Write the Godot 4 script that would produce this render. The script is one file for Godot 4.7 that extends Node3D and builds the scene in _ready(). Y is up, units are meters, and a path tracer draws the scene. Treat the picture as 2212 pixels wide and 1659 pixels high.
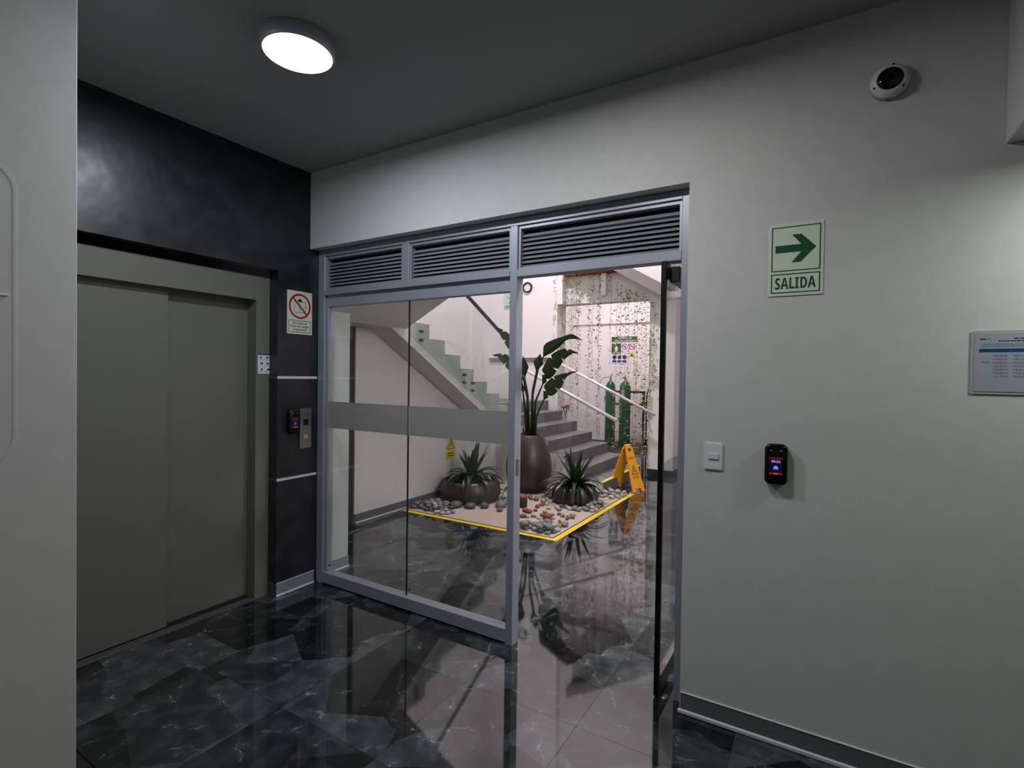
extends Node3D
# Elevator lobby with a glass entrance to a stairwell garden. Metres, y up. Lobby wall with the glass door is the plane z = 0, elevator wall is x = 0.

var M := {}
var taken := {}
var rng := RandomNumberGenerator.new()

# ------------------------------------------------------------------ helpers
func numbered(n: String) -> String:
	if not taken.has(n):
		taken[n] = 0
		return n
	taken[n] += 1
	return "%s_%03d" % [n, taken[n]]

func S(smooth := false) -> SurfaceTool:
	var st := SurfaceTool.new()
	st.begin(Mesh.PRIMITIVE_TRIANGLES)
	st.set_smooth_group(0 if smooth else -1)
	return st

func tri(st: SurfaceTool, a: Vector3, b: Vector3, c: Vector3, out: Vector3) -> void:
	if (a - c).cross(a - b).dot(out) < 0.0:
		var t := b
		b = c
		c = t
	st.add_vertex(a)
	st.add_vertex(b)
	st.add_vertex(c)

func quad(st: SurfaceTool, a: Vector3, b: Vector3, c: Vector3, d: Vector3, out: Vector3) -> void:
	tri(st, a, b, c, out)
	tri(st, a, c, d, out)

# box between two corners, edges chamfered by bev
func bx(st: SurfaceTool, lo: Vector3, hi: Vector3, bev := 0.0, xf := Transform3D()) -> void:
	var c := (lo + hi) * 0.5
	var h := (hi - lo).abs() * 0.5
	bev = minf(bev, minf(h.x, minf(h.y, h.z)) * 0.9)
	var B := xf.basis
	for ax in 3:
		for s in [-1.0, 1.0]:
			var u := (ax + 1) % 3
			var v := (ax + 2) % 3
			var p := []
			for k in [[-1.0, -1.0], [1.0, -1.0], [1.0, 1.0], [-1.0, 1.0]]:
				var q := Vector3()
				q[ax] = s * h[ax]
				q[u] = k[0] * (h[u] - bev)
				q[v] = k[1] * (h[v] - bev)
				p.append(xf * (c + q))
			var o := Vector3()
			o[ax] = s
			quad(st, p[0], p[1], p[2], p[3], B * o)
	if bev <= 0.0:
		return
	for ax in 3:
		var u := (ax + 1) % 3
		var v := (ax + 2) % 3
		for su in [-1.0, 1.0]:
			for sv in [-1.0, 1.0]:
				var p := []
				for k in [[-1.0, 0], [1.0, 0], [1.0, 1], [-1.0, 1]]:
					var q := Vector3()
					q[ax] = k[0] * (h[ax] - bev)
					q[u] = su * (h[u] - (bev if k[1] == 0 else 0.0))
					q[v] = sv * (h[v] - (bev if k[1] == 1 else 0.0))
					p.append(xf * (c + q))
				var o := Vector3()
				o[u] = su
				o[v] = sv
				quad(st, p[0], p[1], p[2], p[3], B * o)
	for sx in [-1.0, 1.0]:
		for sy in [-1.0, 1.0]:
			for sz in [-1.0, 1.0]:
				var s := Vector3(sx, sy, sz)
				var p := []
				for ax in 3:
					var q := s * (h - Vector3.ONE * bev)
					q[ax] = s[ax] * h[ax]
					p.append(xf * (c + q))
				tri(st, p[0], p[1], p[2], B * s)

# polygon in local XY pushed from d0 to d1 along local z
func prism(st: SurfaceTool, poly: PackedVector2Array, d0: float, d1: float, xf := Transform3D()) -> void:
	var ix := Geometry2D.triangulate_polygon(poly)
	var bz := xf.basis.z * signf(d1 - d0)
	for i in range(0, ix.size(), 3):
		var p := [poly[ix[i]], poly[ix[i + 1]], poly[ix[i + 2]]]
		for d in [d0, d1]:
			tri(st, xf * Vector3(p[0].x, p[0].y, d), xf * Vector3(p[1].x, p[1].y, d), xf * Vector3(p[2].x, p[2].y, d), bz * (1.0 if d == d1 else -1.0))
	var cw := -1.0 if Geometry2D.is_polygon_clockwise(poly) else 1.0
	for i in poly.size():
		var a := poly[i]
		var b := poly[(i + 1) % poly.size()]
		var n := Vector2(b.y - a.y, a.x - b.x) * cw
		quad(st, xf * Vector3(a.x, a.y, d0), xf * Vector3(b.x, b.y, d0), xf * Vector3(b.x, b.y, d1), xf * Vector3(a.x, a.y, d1), xf.basis * Vector3(n.x, n.y, 0))

func rrect(w: float, h: float, r: float, n := 6) -> PackedVector2Array:
	var p := PackedVector2Array()
	for q in 4:
		var cx := (w * 0.5 - r) * (1.0 if q == 0 or q == 3 else -1.0)
		var cy := (h * 0.5 - r) * (1.0 if q < 2 else -1.0)
		for i in n + 1:
			var a := PI * 0.5 * (q + float(i) / n)
			p.append(Vector2(cx + r * cos(a), cy + r * sin(a)))
	return p

func disc(r: float, n := 32) -> PackedVector2Array:
	var p := PackedVector2Array()
	for i in n:
		p.append(Vector2(cos(TAU * i / n), sin(TAU * i / n)) * r)
	return p

# ring of two same-length outlines (outer, inner), from d0 to d1
func ring(st: SurfaceTool, o: PackedVector2Array, i_: PackedVector2Array, d0: float, d1: float, xf := Transform3D()) -> void:
	var z := xf.basis.z
	for k in o.size():
		var l := (k + 1) % o.size()
		var a := Vector3(o[k].x, o[k].y, d1)
		var b := Vector3(o[l].x, o[l].y, d1)
		var c := Vector3(i_[l].x, i_[l].y, d1)
		var d := Vector3(i_[k].x, i_[k].y, d1)
		var dn := Vector3(0, 0, d0 - d1)
		quad(st, xf * a, xf * b, xf * c, xf * d, z)
		quad(st, xf * a, xf * b, xf * (b + dn), xf * (a + dn), xf.basis * (a - d))
		quad(st, xf * d, xf * c, xf * (c + dn), xf * (d + dn), xf.basis * (d - a))

func tube(st: SurfaceTool, pts: PackedVector3Array, radii, seg := 10, caps := true) -> void:
	var rings := []
	var up := Vector3.UP
	for i in pts.size():
		var d := (pts[mini(i + 1, pts.size() - 1)] - pts[maxi(i - 1, 0)]).normalized()
		var ref := up if absf(d.dot(up)) < 0.95 else Vector3.RIGHT
		var x := d.cross(ref).normalized()
		var y := x.cross(d).normalized()
		up = y
		var r: float = radii if radii is float else radii[i]
		var ring_ := PackedVector3Array()
		for k in seg:
			ring_.append(pts[i] + (x * cos(TAU * k / seg) + y * sin(TAU * k / seg)) * r)
		rings.append(ring_)
	for i in pts.size() - 1:
		for k in seg:
			var l := (k + 1) % seg
			var o: Vector3 = rings[i][k] + rings[i][l] - pts[i] * 2.0 + rings[i + 1][k] + rings[i + 1][l] - pts[i + 1] * 2.0
			quad(st, rings[i][k], rings[i][l], rings[i + 1][l], rings[i + 1][k], o)
	if caps:
		for e in [0, pts.size() - 1]:
			var o: Vector3 = (pts[0] - pts[1]) if e == 0 else (pts[e] - pts[e - 1])
			for k in seg:
				tri(st, pts[e], rings[e][k], rings[e][(k + 1) % seg], o)

# profile of (radius, height) turned about the local y axis
func lathe(st: SurfaceTool, prof: Array, seg := 32, xf := Transform3D(), sx := 1.0, sz := 1.0) -> void:
	for i in prof.size() - 1:
		var a: Vector2 = prof[i]
		var b: Vector2 = prof[i + 1]
		var t := b - a
		var n2 := Vector2(t.y, -t.x)
		for k in seg:
			var p := []
			for e in [[a, k], [a, k + 1], [b, k + 1], [b, k]]:
				var an: float = TAU * e[1] / seg
				p.append(xf * Vector3(e[0].x * cos(an) * sx, e[0].y, e[0].x * sin(an) * sz))
			var am := TAU * (k + 0.5) / seg
			var o := xf.basis * Vector3(n2.x * cos(am), n2.y, n2.x * sin(am))
			if a.x < 1e-6:
				tri(st, p[0], p[2], p[3], o)
			elif b.x < 1e-6:
				tri(st, p[0], p[1], p[2], o)
			else:
				quad(st, p[0], p[1], p[2], p[3], o)

func obj(called: String, st: SurfaceTool, m: Material, parent: Node = self) -> MeshInstance3D:
	st.generate_normals()
	st.set_material(m)
	var o := MeshInstance3D.new()
	o.mesh = st.commit()
	o.name = numbered(called) if parent == self else called
	parent.add_child(o, true)
	return o

func tag(o: Node, label: String, category: String, group := "", kind := "") -> Node:
	o.set_meta("label", label)
	o.set_meta("category", category)
	if group:
		o.set_meta("group", group)
	if kind:
		o.set_meta("kind", kind)
	return o

func thing(called: String, label: String, category: String, at := Vector3.ZERO, turn := 0.0, group := "") -> Node3D:
	var o := Node3D.new()
	o.name = numbered(called)
	add_child(o)
	o.position = at
	o.rotation.y = turn
	tag(o, label, category, group)
	return o

func struct(called: String, st: SurfaceTool, m: Material, label: String, category: String) -> MeshInstance3D:
	var o := obj(called, st, m)
	tag(o, label, category, "", "structure")
	return o

func box_part(called: String, lo: Vector3, hi: Vector3, bev: float, m: Material, parent: Node) -> MeshInstance3D:
	var st := S()
	bx(st, lo, hi, bev)
	return obj(called, st, m, parent)

# flat printed sheet in local XY facing +z at depth z, uv 0..1
func printed(called: String, c: Vector3, w: float, h: float, m: Material, parent: Node) -> MeshInstance3D:
	var st := S()
	var p := [Vector3(-w, h, 0) * 0.5, Vector3(w, h, 0) * 0.5, Vector3(w, -h, 0) * 0.5, Vector3(-w, -h, 0) * 0.5]
	var uv := [Vector2(0, 0), Vector2(1, 0), Vector2(1, 1), Vector2(0, 1)]
	for k in [0, 1, 2, 0, 2, 3]:
		st.set_uv(uv[k])
		st.add_vertex(c + p[k])
	return obj(called, st, m, parent)

func lettering(txt: String, c: Vector3, w: float, h: float, m: Material, parent: Node) -> MeshInstance3D:
	var f := SystemFont.new()
	f.font_names = PackedStringArray(["Droid Sans"])
	f.font_weight = 700
	var tm := TextMesh.new()
	tm.font = f
	tm.text = txt
	tm.font_size = 64
	tm.pixel_size = 0.01
	tm.depth = 0.02
	tm.material = m
	var o := MeshInstance3D.new()
	o.mesh = tm
	o.name = "lettering"
	parent.add_child(o, true)
	var b := tm.get_aabb()
	var s := Vector3(w / maxf(b.size.x, 0.001), h / maxf(b.size.y, 0.001), 0.03)
	o.scale = s
	o.position = c - b.get_center() * s
	return o

func mat(c: Color, rough := 0.6, metal := 0.0, spec := 0.5) -> StandardMaterial3D:
	var m := StandardMaterial3D.new()
	m.albedo_color = c
	m.roughness = rough
	m.metallic = metal
	m.metallic_specular = spec
	return m

func glow(c: Color, e: float) -> StandardMaterial3D:
	var m := mat(Color(0.02, 0.02, 0.02), 0.3)
	m.emission_enabled = true
	m.emission = c
	m.emission_energy_multiplier = e
	return m

func glass(c: Color, a: float) -> StandardMaterial3D:
	var m := mat(Color(c.r, c.g, c.b, a), 0.02)
	m.transparency = BaseMaterial3D.TRANSPARENCY_ALPHA
	return m

func noise_tex(fr: float, seed_: int, c0: Color, c1: Color, oct := 4, size := 512) -> NoiseTexture2D:
	var n := FastNoiseLite.new()
	n.seed = seed_
	n.frequency = fr
	n.fractal_octaves = oct
	var t := NoiseTexture2D.new()
	t.width = size
	t.height = size
	t.seamless = true
	t.noise = n
	var g := Gradient.new()
	g.set_color(0, c0)
	g.set_color(1, c1)
	t.color_ramp = g
	return t

func tripl(m: StandardMaterial3D, scale: float) -> StandardMaterial3D:
	m.uv1_triplanar = true
	m.uv1_world_triplanar = true
	m.uv1_scale = Vector3.ONE * scale
	return m

# four-by-four sheet of polished dark marble tiles: clouded angular patches, pale veins
func marble() -> ImageTexture:
	var N := 1536
	var im := []
	var cfg := [[FastNoiseLite.TYPE_CELLULAR, 0.0052, 11], [FastNoiseLite.TYPE_SIMPLEX_SMOOTH, 0.012, 5], [FastNoiseLite.TYPE_SIMPLEX_SMOOTH, 0.0042, 23], [FastNoiseLite.TYPE_SIMPLEX_SMOOTH, 0.0075, 77]]
	for k in 4:
		var n := FastNoiseLite.new()
		n.noise_type = cfg[k][0]
		n.frequency = cfg[k][1]
		n.seed = cfg[k][2]
		n.domain_warp_enabled = k != 1
		n.domain_warp_amplitude = 12.0 if k == 0 else 60.0
		n.domain_warp_frequency = 0.012
		n.domain_warp_fractal_octaves = 4
		if k == 0:
			n.cellular_return_type = FastNoiseLite.RETURN_CELL_VALUE
			n.fractal_type = FastNoiseLite.FRACTAL_NONE
		elif k == 1:
			n.fractal_octaves = 5
		else:
			n.fractal_type = FastNoiseLite.FRACTAL_NONE
		im.append(n.get_image(N, N, false, false, false).get_data())
	var out := PackedByteArray()
	out.resize(N * N * 3)
	var a: PackedByteArray = im[0]
	var b: PackedByteArray = im[1]
	var c: PackedByteArray = im[2]
	var d: PackedByteArray = im[3]
	var lut := PackedFloat32Array()
	lut.resize(256)
	var lut2 := PackedFloat32Array()
	lut2.resize(256)
	for i in 256:
		var r := absf(i - 127.5)
		lut[i] = maxf(0.0, 1.0 - r / 2.2)
		lut2[i] = maxf(0.0, 1.0 - r / 1.9)
	for i in N * N:
		var cloud := b[i] / 255.0
		var pt := 0.0 if a[i] < 105 else (0.55 if a[i] < 165 else 1.0)
		var base := 24.0 + pt * 40.0 + (cloud - 0.5) * 50.0
		var v := maxf(lut[c[i]] * maxf(0.0, (cloud - 0.40) * 4.2), lut2[d[i]] * maxf(0.0, (cloud - 0.46) * 5.0))
		base = maxf(base, 16.0) + minf(v, 1.0) * 125.0
		out[i * 3] = int(minf(base * 0.95, 255.0))
		out[i * 3 + 1] = int(minf(base * 1.02 + 2.0, 255.0))
		out[i * 3 + 2] = int(minf(base * 1.06 + 3.0, 255.0))
	return ImageTexture.create_from_image(Image.create_from_data(N, N, false, Image.FORMAT_RGB8, out))

# shades of print: rows of small dark bars for text too small to read
func bars(im: Image, x0: int, y0: int, x1: int, rows: int, dy: int, th: int, c: Color) -> void:
	for r in rows:
		var x := x0
		while x < x1:
			var w := rng.randi_range(6, 22)
			im.fill_rect(Rect2i(x, y0 + r * dy, mini(w, x1 - x), th), c)
			x += w + 4

func print_mat(im: Image, rough := 0.4) -> StandardMaterial3D:
	var m := mat(Color.WHITE, rough)
	m.albedo_texture = ImageTexture.create_from_image(im)
	return m

# ------------------------------------------------------------------ scene
func _ready() -> void:
	rng.seed = 4
	# camera: 2212 x 1659, focal length 1111.3 px
	var cam := Camera3D.new()
	cam.name = "camera"
	cam.fov = 73.4763
	cam.near = 0.05
	cam.far = 60.0
	var fwd := Vector3(-0.5166, -0.0150, -0.8561).normalized()
	var right := (Vector3(0.8560, 0.0144, -0.5168) - fwd * fwd.dot(Vector3(0.8560, 0.0144, -0.5168))).normalized()
	var upv := right.cross(fwd).normalized()
	cam.transform = Transform3D(Basis(right, upv, -fwd), Vector3(3.149, 1.525, 2.405))
	add_child(cam)
	cam.current = true
	var we := WorldEnvironment.new()
	we.name = "environment"
	var env := Environment.new()
	env.background_mode = Environment.BG_COLOR
	env.background_color = Color.BLACK
	env.tonemap_mode = Environment.TONE_MAPPER_LINEAR
	env.tonemap_exposure = 1.0
	env.sdfgi_enabled = true
	env.ssao_enabled = true
	env.ssil_enabled = true
	we.environment = env
	add_child(we)
	materials()
	# lamps (each fitting carries its own light): the first is in view, the rest are unseen and placed for their effect
	lamp(Vector3(1.195, 2.95, 0.982), 0.14, 1.85, Color(0.93, 0.96, 1.0), "round white ceiling light glowing above the elevator lobby", "lobby_light")
	lamp(Vector3(2.3, 2.95, 1.0), 0.14, 1.22, Color(1.0, 0.985, 0.985), "unseen round ceiling light over the wall with the exit sign", "lobby_light")  # out of view, placed to light the entrance wall
	lamp(Vector3(4.3, 2.95, 3.5), 0.14, 0.55, Color(1.0, 0.99, 0.98), "unseen round white ceiling light behind the viewer", "lobby_light")  # out of view behind the camera, lifts the lower right wall
	lamp(Vector3(4.12, 2.35, 0.36), 0.12, 0.72, Color(0.945, 1.0, 0.94), "unseen round light under the lowered ceiling beside the lobby", "unseen_passage_light")  # unseen lamp, brings greenish light to the right end of the wall
	lamp(Vector3(0.1, 6.6, -3.4), 0.22, 25.0, Color(1.0, 0.96, 0.975), "unseen round light high above the stair landing and garden", "unseen_stairwell_light")  # unseen lamp, set high to light the landing wall and sand
	lamp(Vector3(-0.6, 4.45, -7.4), 0.2, 9.5, Color(1.0, 0.95, 0.955), "unseen round ceiling light over the oxygen cylinders", "unseen_stairwell_light")  # unseen lamp that lights the far wall behind the vines
	lamp(Vector3(3.95, 2.95, -0.5), 0.14, 9.0, Color(1.0, 0.985, 0.975), "unseen round ceiling light over the corridor right of the stairwell", "unseen_corridor_light")  # unseen lamp, sends sideways light onto the stairwell walls
	build_floor()
	build_shell()
	build_entrance()
	build_elevator()
	build_lobby_fittings()
	build_stairs()
	build_garden()
	build_plants()
	build_back_room()
	build_vines()

func materials() -> void:
	var wall := mat(Color(0.79, 0.795, 0.785), 0.75)
	wall.albedo_texture = noise_tex(0.02, 3, Color(0.972, 0.972, 0.972), Color(1, 1, 1), 5)
	M.wall = tripl(wall, 0.9)
	M.white = mat(Color(0.92, 0.905, 0.91), 0.6)
	M.inner = mat(Color(0.87, 0.865, 0.86), 0.7)
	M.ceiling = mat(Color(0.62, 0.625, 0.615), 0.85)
	var dark := mat(Color.WHITE, 0.42, 0.0, 0.5)
	dark.albedo_texture = noise_tex(0.008, 19, Color(0.085, 0.088, 0.105), Color(0.175, 0.18, 0.205), 6, 1024)
	dark.roughness_texture = noise_tex(0.02, 8, Color(0.7, 0.7, 0.7), Color(1.0, 1.0, 1.0), 5)
	dark.normal_enabled = true
	dark.normal_scale = 0.12
	var nt := noise_tex(0.007, 27, Color.BLACK, Color.WHITE, 4)
	nt.color_ramp = null
	nt.as_normal_map = true
	nt.bump_strength = 6.0
	dark.normal_texture = nt
	M.dark = tripl(dark, 0.6)
	M.alu = mat(Color(0.60, 0.62, 0.66), 0.42, 0.35)
	M.alu_dark = mat(Color(0.30, 0.31, 0.33), 0.5, 0.3)
	M.steel = mat(Color(0.55, 0.52, 0.50), 0.35, 0.8)
	M.chrome = mat(Color(0.75, 0.75, 0.75), 0.2, 1.0)
	M.black = mat(Color(0.035, 0.035, 0.04), 0.25)
	M.black_matt = mat(Color(0.04, 0.04, 0.042), 0.7)
	M.elev = mat(Color(0.41, 0.415, 0.365), 0.5)
	M.skirt = mat(Color(0.40, 0.40, 0.42), 0.45)
	M.strip = mat(Color(0.80, 0.80, 0.81), 0.35)
	M.plastic = mat(Color(0.86, 0.86, 0.88), 0.35)
	M.glass = glass(Color(0.16, 0.19, 0.18), 0.08)
	M.rail_glass = glass(Color(0.55, 0.62, 0.58), 0.05)
	M.clear_glass = glass(Color(0.4, 0.45, 0.43), 0.03)
	var fr := mat(Color(0.60, 0.595, 0.575, 0.84), 0.6)
	fr.transparency = BaseMaterial3D.TRANSPARENCY_ALPHA
	M.frost = fr
	M.grout = mat(Color(0.10, 0.10, 0.105), 0.8)
	var tile := mat(Color.WHITE, 0.045, 0.0, 0.64)
	tile.albedo_texture = marble()
	M.tile = tile
	var step := mat(Color.WHITE, 0.5)
	step.albedo_texture = noise_tex(0.05, 31, Color(0.36, 0.355, 0.365), Color(0.45, 0.445, 0.455), 5)
	M.step = tripl(step, 1.5)
	M.yellow = mat(Color(0.86, 0.76, 0.10), 0.5)
	M.sand = tripl(mat(Color.WHITE, 0.95), 3.0)
	M.sand.albedo_texture = noise_tex(0.2, 6, Color(0.64, 0.585, 0.54), Color(0.74, 0.68, 0.635), 3)
	var pot := mat(Color.WHITE, 0.42)
	pot.albedo_texture = noise_tex(0.03, 14, Color(0.20, 0.155, 0.13), Color(0.275, 0.215, 0.185), 5)
	M.pot = tripl(pot, 2.0)
	M.soil = mat(Color(0.10, 0.07, 0.05), 0.95)
	M.clay = mat(Color(0.20, 0.13, 0.10), 0.8)
	M.sign_pale = mat(Color(0.80, 0.86, 0.78), 0.4)
	M.sign_green = mat(Color(0.0, 0.30, 0.17), 0.45)
	M.sign_red = mat(Color(0.66, 0.05, 0.06), 0.45)
	M.ink = mat(Color(0.10, 0.10, 0.10), 0.6)
	M.paper = mat(Color(0.90, 0.88, 0.93), 0.6)
	M.green_tank = mat(Color(0.04, 0.33, 0.20), 0.35)
	M.wet = mat(Color(0.95, 0.66, 0.02), 0.4)
	M.wet.backlight_enabled = true
	M.wet.backlight = Color(0.25, 0.13, 0.0)

func lamp(at: Vector3, r: float, e: float, c: Color, label: String, called: String) -> void:
	var t := thing(called, label, "ceiling light", at)
	var st := S(true)
	lathe(st, [Vector2(0, 0), Vector2(r + 0.012, 0), Vector2(r + 0.012, -0.045), Vector2(r + 0.006, -0.056), Vector2(r, -0.058), Vector2(r, -0.05)], 48)
	obj("housing", st, mat(Color(0.74, 0.75, 0.80), 0.35, 0.2), t)
	st = S(true)
	lathe(st, [Vector2(r, -0.05), Vector2(r, -0.058), Vector2(r * 0.9, -0.062), Vector2(0, -0.064)], 48)
	obj("diffuser", st, glow(c, 6.0), t)
	var l := AreaLight3D.new()
	l.name = "light"
	l.area_size = Vector2(r * 1.3, r * 1.3)
	l.light_color = c
	l.light_energy = e
	l.area_range = 30.0
	l.area_attenuation = 2.0
	l.shadow_enabled = true
	l.position = Vector3(0, -0.067, 0)
	l.rotation.x = -PI / 2
	t.add_child(l)

# ------------------------------------------------------------------ floor of 60 cm tiles
func build_floor() -> void:
	var st := S()
	bx(st, Vector3(-3.2, -0.25, -10), Vector3(6.6, -0.006, 5.4))
	var fl := struct("floor", st, M.grout, "polished dark marble floor tiles with pale veins throughout lobby and stairwell", "floor")
	var meshes := []
	var g := 0.5985
	for k in 32:
		var u0 := Vector2(k % 4, (k / 4) % 4) * 0.25
		var s := S()
		var uvs := [Vector2(0, 0), Vector2(1, 0), Vector2(1, 1), Vector2(0, 1)]
		var p := [Vector3(-g, 0, -g) * 0.5, Vector3(g, 0, -g) * 0.5, Vector3(g, 0, g) * 0.5, Vector3(-g, 0, g) * 0.5]
		var rot := (k / 16) * 2 + (k % 2)
		for i in [0, 1, 2, 0, 2, 3]:
			s.set_uv(u0 + uvs[(i + rot) % 4] * 0.249)
			s.add_vertex(p[i])
		var dn := Vector3(0, -0.006, 0)
		s.set_uv(u0)
		for i in 4:
			var j := (i + 1) % 4
			quad(s, p[i], p[j], p[j] + dn, p[i] + dn, p[i] + p[j])
		s.generate_normals()
		s.set_material(M.tile)
		meshes.append(s.commit())
	for i in range(-5, 4):
		for j in range(-17, 4):
			var x := 1.957 + 0.6 * i
			var z := 0.648 + 0.6 * j
			if z > 0.1 and x < -0.35:
				continue
			if z < -0.1 and x > 3.0:
				continue
			if z > 1.7 and x < 0.9:
				continue
			var o := MeshInstance3D.new()
			o.mesh = meshes[rng.randi() % 32]
			o.name = "tile"
			o.position = Vector3(x, 0, z)
			fl.add_child(o, true)

# ------------------------------------------------------------------ walls, ceilings
func build_shell() -> void:
	var st := S()
	# entrance wall with its opening at the left: an L seen from the front
	prism(st, PackedVector2Array([Vector2(0.0, 2.412), Vector2(2.618, 2.412), Vector2(2.618, 0), Vector2(6.5, 0), Vector2(6.5, 2.95), Vector2(0.0, 2.95)]), -0.2, 0.0)
	struct("wall_front", st, M.wall, "off-white wall around the glass entrance, carrying the green exit sign", "wall")
	# elevator wall: dark plaster with the recess for the portal
	st = S()
	var lx := Transform3D(Basis(Vector3(0, 0, 1), Vector3(0, 1, 0), Vector3(-1, 0, 0)), Vector3.ZERO)   # local x = z, local z = -x
	prism(st, PackedVector2Array([Vector2(-0.18, 0), Vector2(0.252, 0), Vector2(0.252, 2.214), Vector2(1.52, 2.214), Vector2(1.52, 0), Vector2(1.696, 0), Vector2(1.696, 2.95), Vector2(-0.18, 2.95)]), 0.0, 0.09, lx)
	struct("wall_left", st, M.dark, "charcoal polished plaster wall around the elevator", "wall")
	st = S()
	prism(st, PackedVector2Array([Vector2(0.0, 0), Vector2(0.0, -0.1), Vector2(1.9, -0.1), Vector2(1.9, 3), Vector2(0, 3)]), 0.36, 0.5, lx)
	struct("wall_shaft", st, M.black_matt, "dark back of the elevator shaft", "wall")
	# near left wall block
	st = S()
	bx(st, Vector3(-0.2, 0, 1.696), Vector3(1.05, 2.95, 5.2), 0.002)
	struct("wall_near", st, M.wall, "plain off-white wall end close at the left", "wall")
	st = S()
	bx(st, Vector3(-0.2, 0, 5.2), Vector3(6.7, 2.95, 5.4))
	struct("wall_rear", st, M.wall, "off-white wall behind the viewer", "wall")
	st = S()
	bx(st, Vector3(6.5, 0, -0.2), Vector3(6.7, 2.95, 5.2))
	struct("wall_right", st, M.wall, "off-white wall at the far right of the lobby", "wall")
	st = S()
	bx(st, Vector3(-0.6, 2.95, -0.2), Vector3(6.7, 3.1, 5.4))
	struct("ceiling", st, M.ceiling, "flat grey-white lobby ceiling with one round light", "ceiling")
	st = S()
	bx(st, Vector3(3.673, 2.351, 0.0), Vector3(6.5, 2.95, 2.4), 0.003)
	struct("ceiling_lowered", st, M.wall, "lowered off-white soffit at the upper right corner", "soffit")
	# baseboards
	st = S()
	bx(st, Vector3(2.622, 0.018, -0.001), Vector3(6.5, 0.093, 0.004), 0.0015)
	var bb := struct("baseboard_front", st, M.skirt, "dark grey baseboard along the wall right of the entrance", "baseboard")
	box_part("edge_trim", Vector3(2.622, 0.093, -0.001), Vector3(6.5, 0.0975, 0.006), 0.001, M.strip, bb)
	box_part("cove_strip", Vector3(2.61, 0.0, 0.0), Vector3(6.5, 0.02, 0.012), 0.004, M.strip, bb)
	st = S()
	bx(st, Vector3(-0.001, 0.014, -0.05), Vector3(0.006, 0.09, 0.25), 0.001)
	bb = struct("baseboard_left", st, M.alu, "brushed grey baseboard under the charcoal wall", "baseboard")
	box_part("cove_strip", Vector3(0.0, 0.0, -0.05), Vector3(0.013, 0.016, 0.253), 0.004, M.strip, bb)
	box_part("edge_trim", Vector3(0.0, 0.09, -0.05), Vector3(0.007, 0.094, 0.25), 0.001, M.strip, bb)
	box_part("return_board", Vector3(-0.085, 0.0, 0.250), Vector3(0.0, 0.09, 0.256), 0.001, M.alu_dark, bb)  # darker metal stands for the shade inside the elevator reveal
	# two pale inlay strips across the charcoal wall
	for y in [1.494, 0.797]:
		st = S()
		bx(st, Vector3(-0.002, y - 0.009, -0.065), Vector3(0.003, y + 0.009, 0.252), 0.001)
		var tr := struct("trim_1" if y > 1 else "trim_2", st, M.strip, "upper pale strip inlaid in the charcoal wall" if y > 1 else "lower pale strip inlaid in the charcoal wall", "trim")
		box_part("return_strip", Vector3(-0.085, y - 0.009, 0.250), Vector3(-0.002, y + 0.009, 0.254), 0.0, M.alu_dark, tr)  # darker material stands for the strip dimmed by shade in the reveal
	# stairwell shell
	st = S()
	bx(st, Vector3(-0.24, 0, -0.405), Vector3(-0.04, 2.0, -0.182), 0.003)
	struct("wall_pier", st, mat(Color(0.74, 0.78, 0.765), 0.7), "white wall pier just inside the glass at the left", "wall")  # greenish cast of the lobby light is put into this colour
	st = S()
	bx(st, Vector3(-0.045, 0.018, -0.405), Vector3(-0.033, 0.09, -0.182), 0.001)
	bb = struct("baseboard_pier", st, M.alu, "grey baseboard on the white pier behind the glass", "baseboard")
	box_part("cove_strip", Vector3(-0.04, 0.0, -0.41), Vector3(-0.026, 0.018, -0.182), 0.004, M.strip, bb)
	st = S()
	prism(st, PackedVector2Array([Vector2(-3.88, 0), Vector2(-1.235, 0), Vector2(-1.235, 2.0), Vector2(-1.425, 2.0), Vector2(-3.345, 0.90), Vector2(-3.88, 0.90)]), 0.9, 2.2, lx)
	struct("wall_understairs", st, M.inner, "white wall below the upper stair flight behind the garden", "wall")
	st = S()
	bx(st, Vector3(-2.2, 0, -1.235), Vector3(-0.92, 2.004, -0.3))
	struct("door_3", st, mat(Color(0.24, 0.235, 0.19), 0.6), "dark olive panel in the gap between the pier and the white wall", "door")
	st = S()
	bx(st, Vector3(-0.9, 0.02, -3.9), Vector3(-0.888, 0.095, -1.235), 0.001)
	bb = struct("baseboard_understairs", st, M.skirt, "grey baseboard below the white wall beside the garden", "baseboard")
	box_part("cove_strip", Vector3(-0.895, 0.0, -3.9), Vector3(-0.876, 0.02, -1.235), 0.005, M.strip, bb)
	st = S()
	bx(st, Vector3(-2.4, 0, -10), Vector3(-2.2, 6.6, 0.0))
	struct("wall_stair_side", st, M.white, "white wall on the far left side of the stairs", "wall")
	# wall behind the landing, overhanging a shallow recess
	st = S()
	prism(st, PackedVector2Array([Vector2(-5.6, 1.86), Vector2(-5.6, 6.6), Vector2(-5.95, 6.6), Vector2(-5.95, 0), Vector2(-5.66, 0), Vector2(-5.66, 1.78), Vector2(-5.80, 1.80), Vector2(-5.80, 1.86)]), 2.2, 0.79, lx)
	struct("wall_landing", st, M.white, "bright white wall behind the stair landing with a shallow recess below", "wall")
	# portal beam with its strip
	st = S()
	bx(st, Vector3(-0.79, 2.785, -5.98), Vector3(4.3, 6.6, -5.76), 0.004)
	struct("trim_3", st, M.inner, "beige-white cross beam behind the hanging vines", "beam")
	st = S()
	bx(st, Vector3(-0.795, 2.772, -5.76), Vector3(-0.70, 6.6, -5.6), 0.003)
	struct("trim_4", st, M.white, "narrow white pilaster at the left end of the cross beam", "pilaster")
	st = S()
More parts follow.
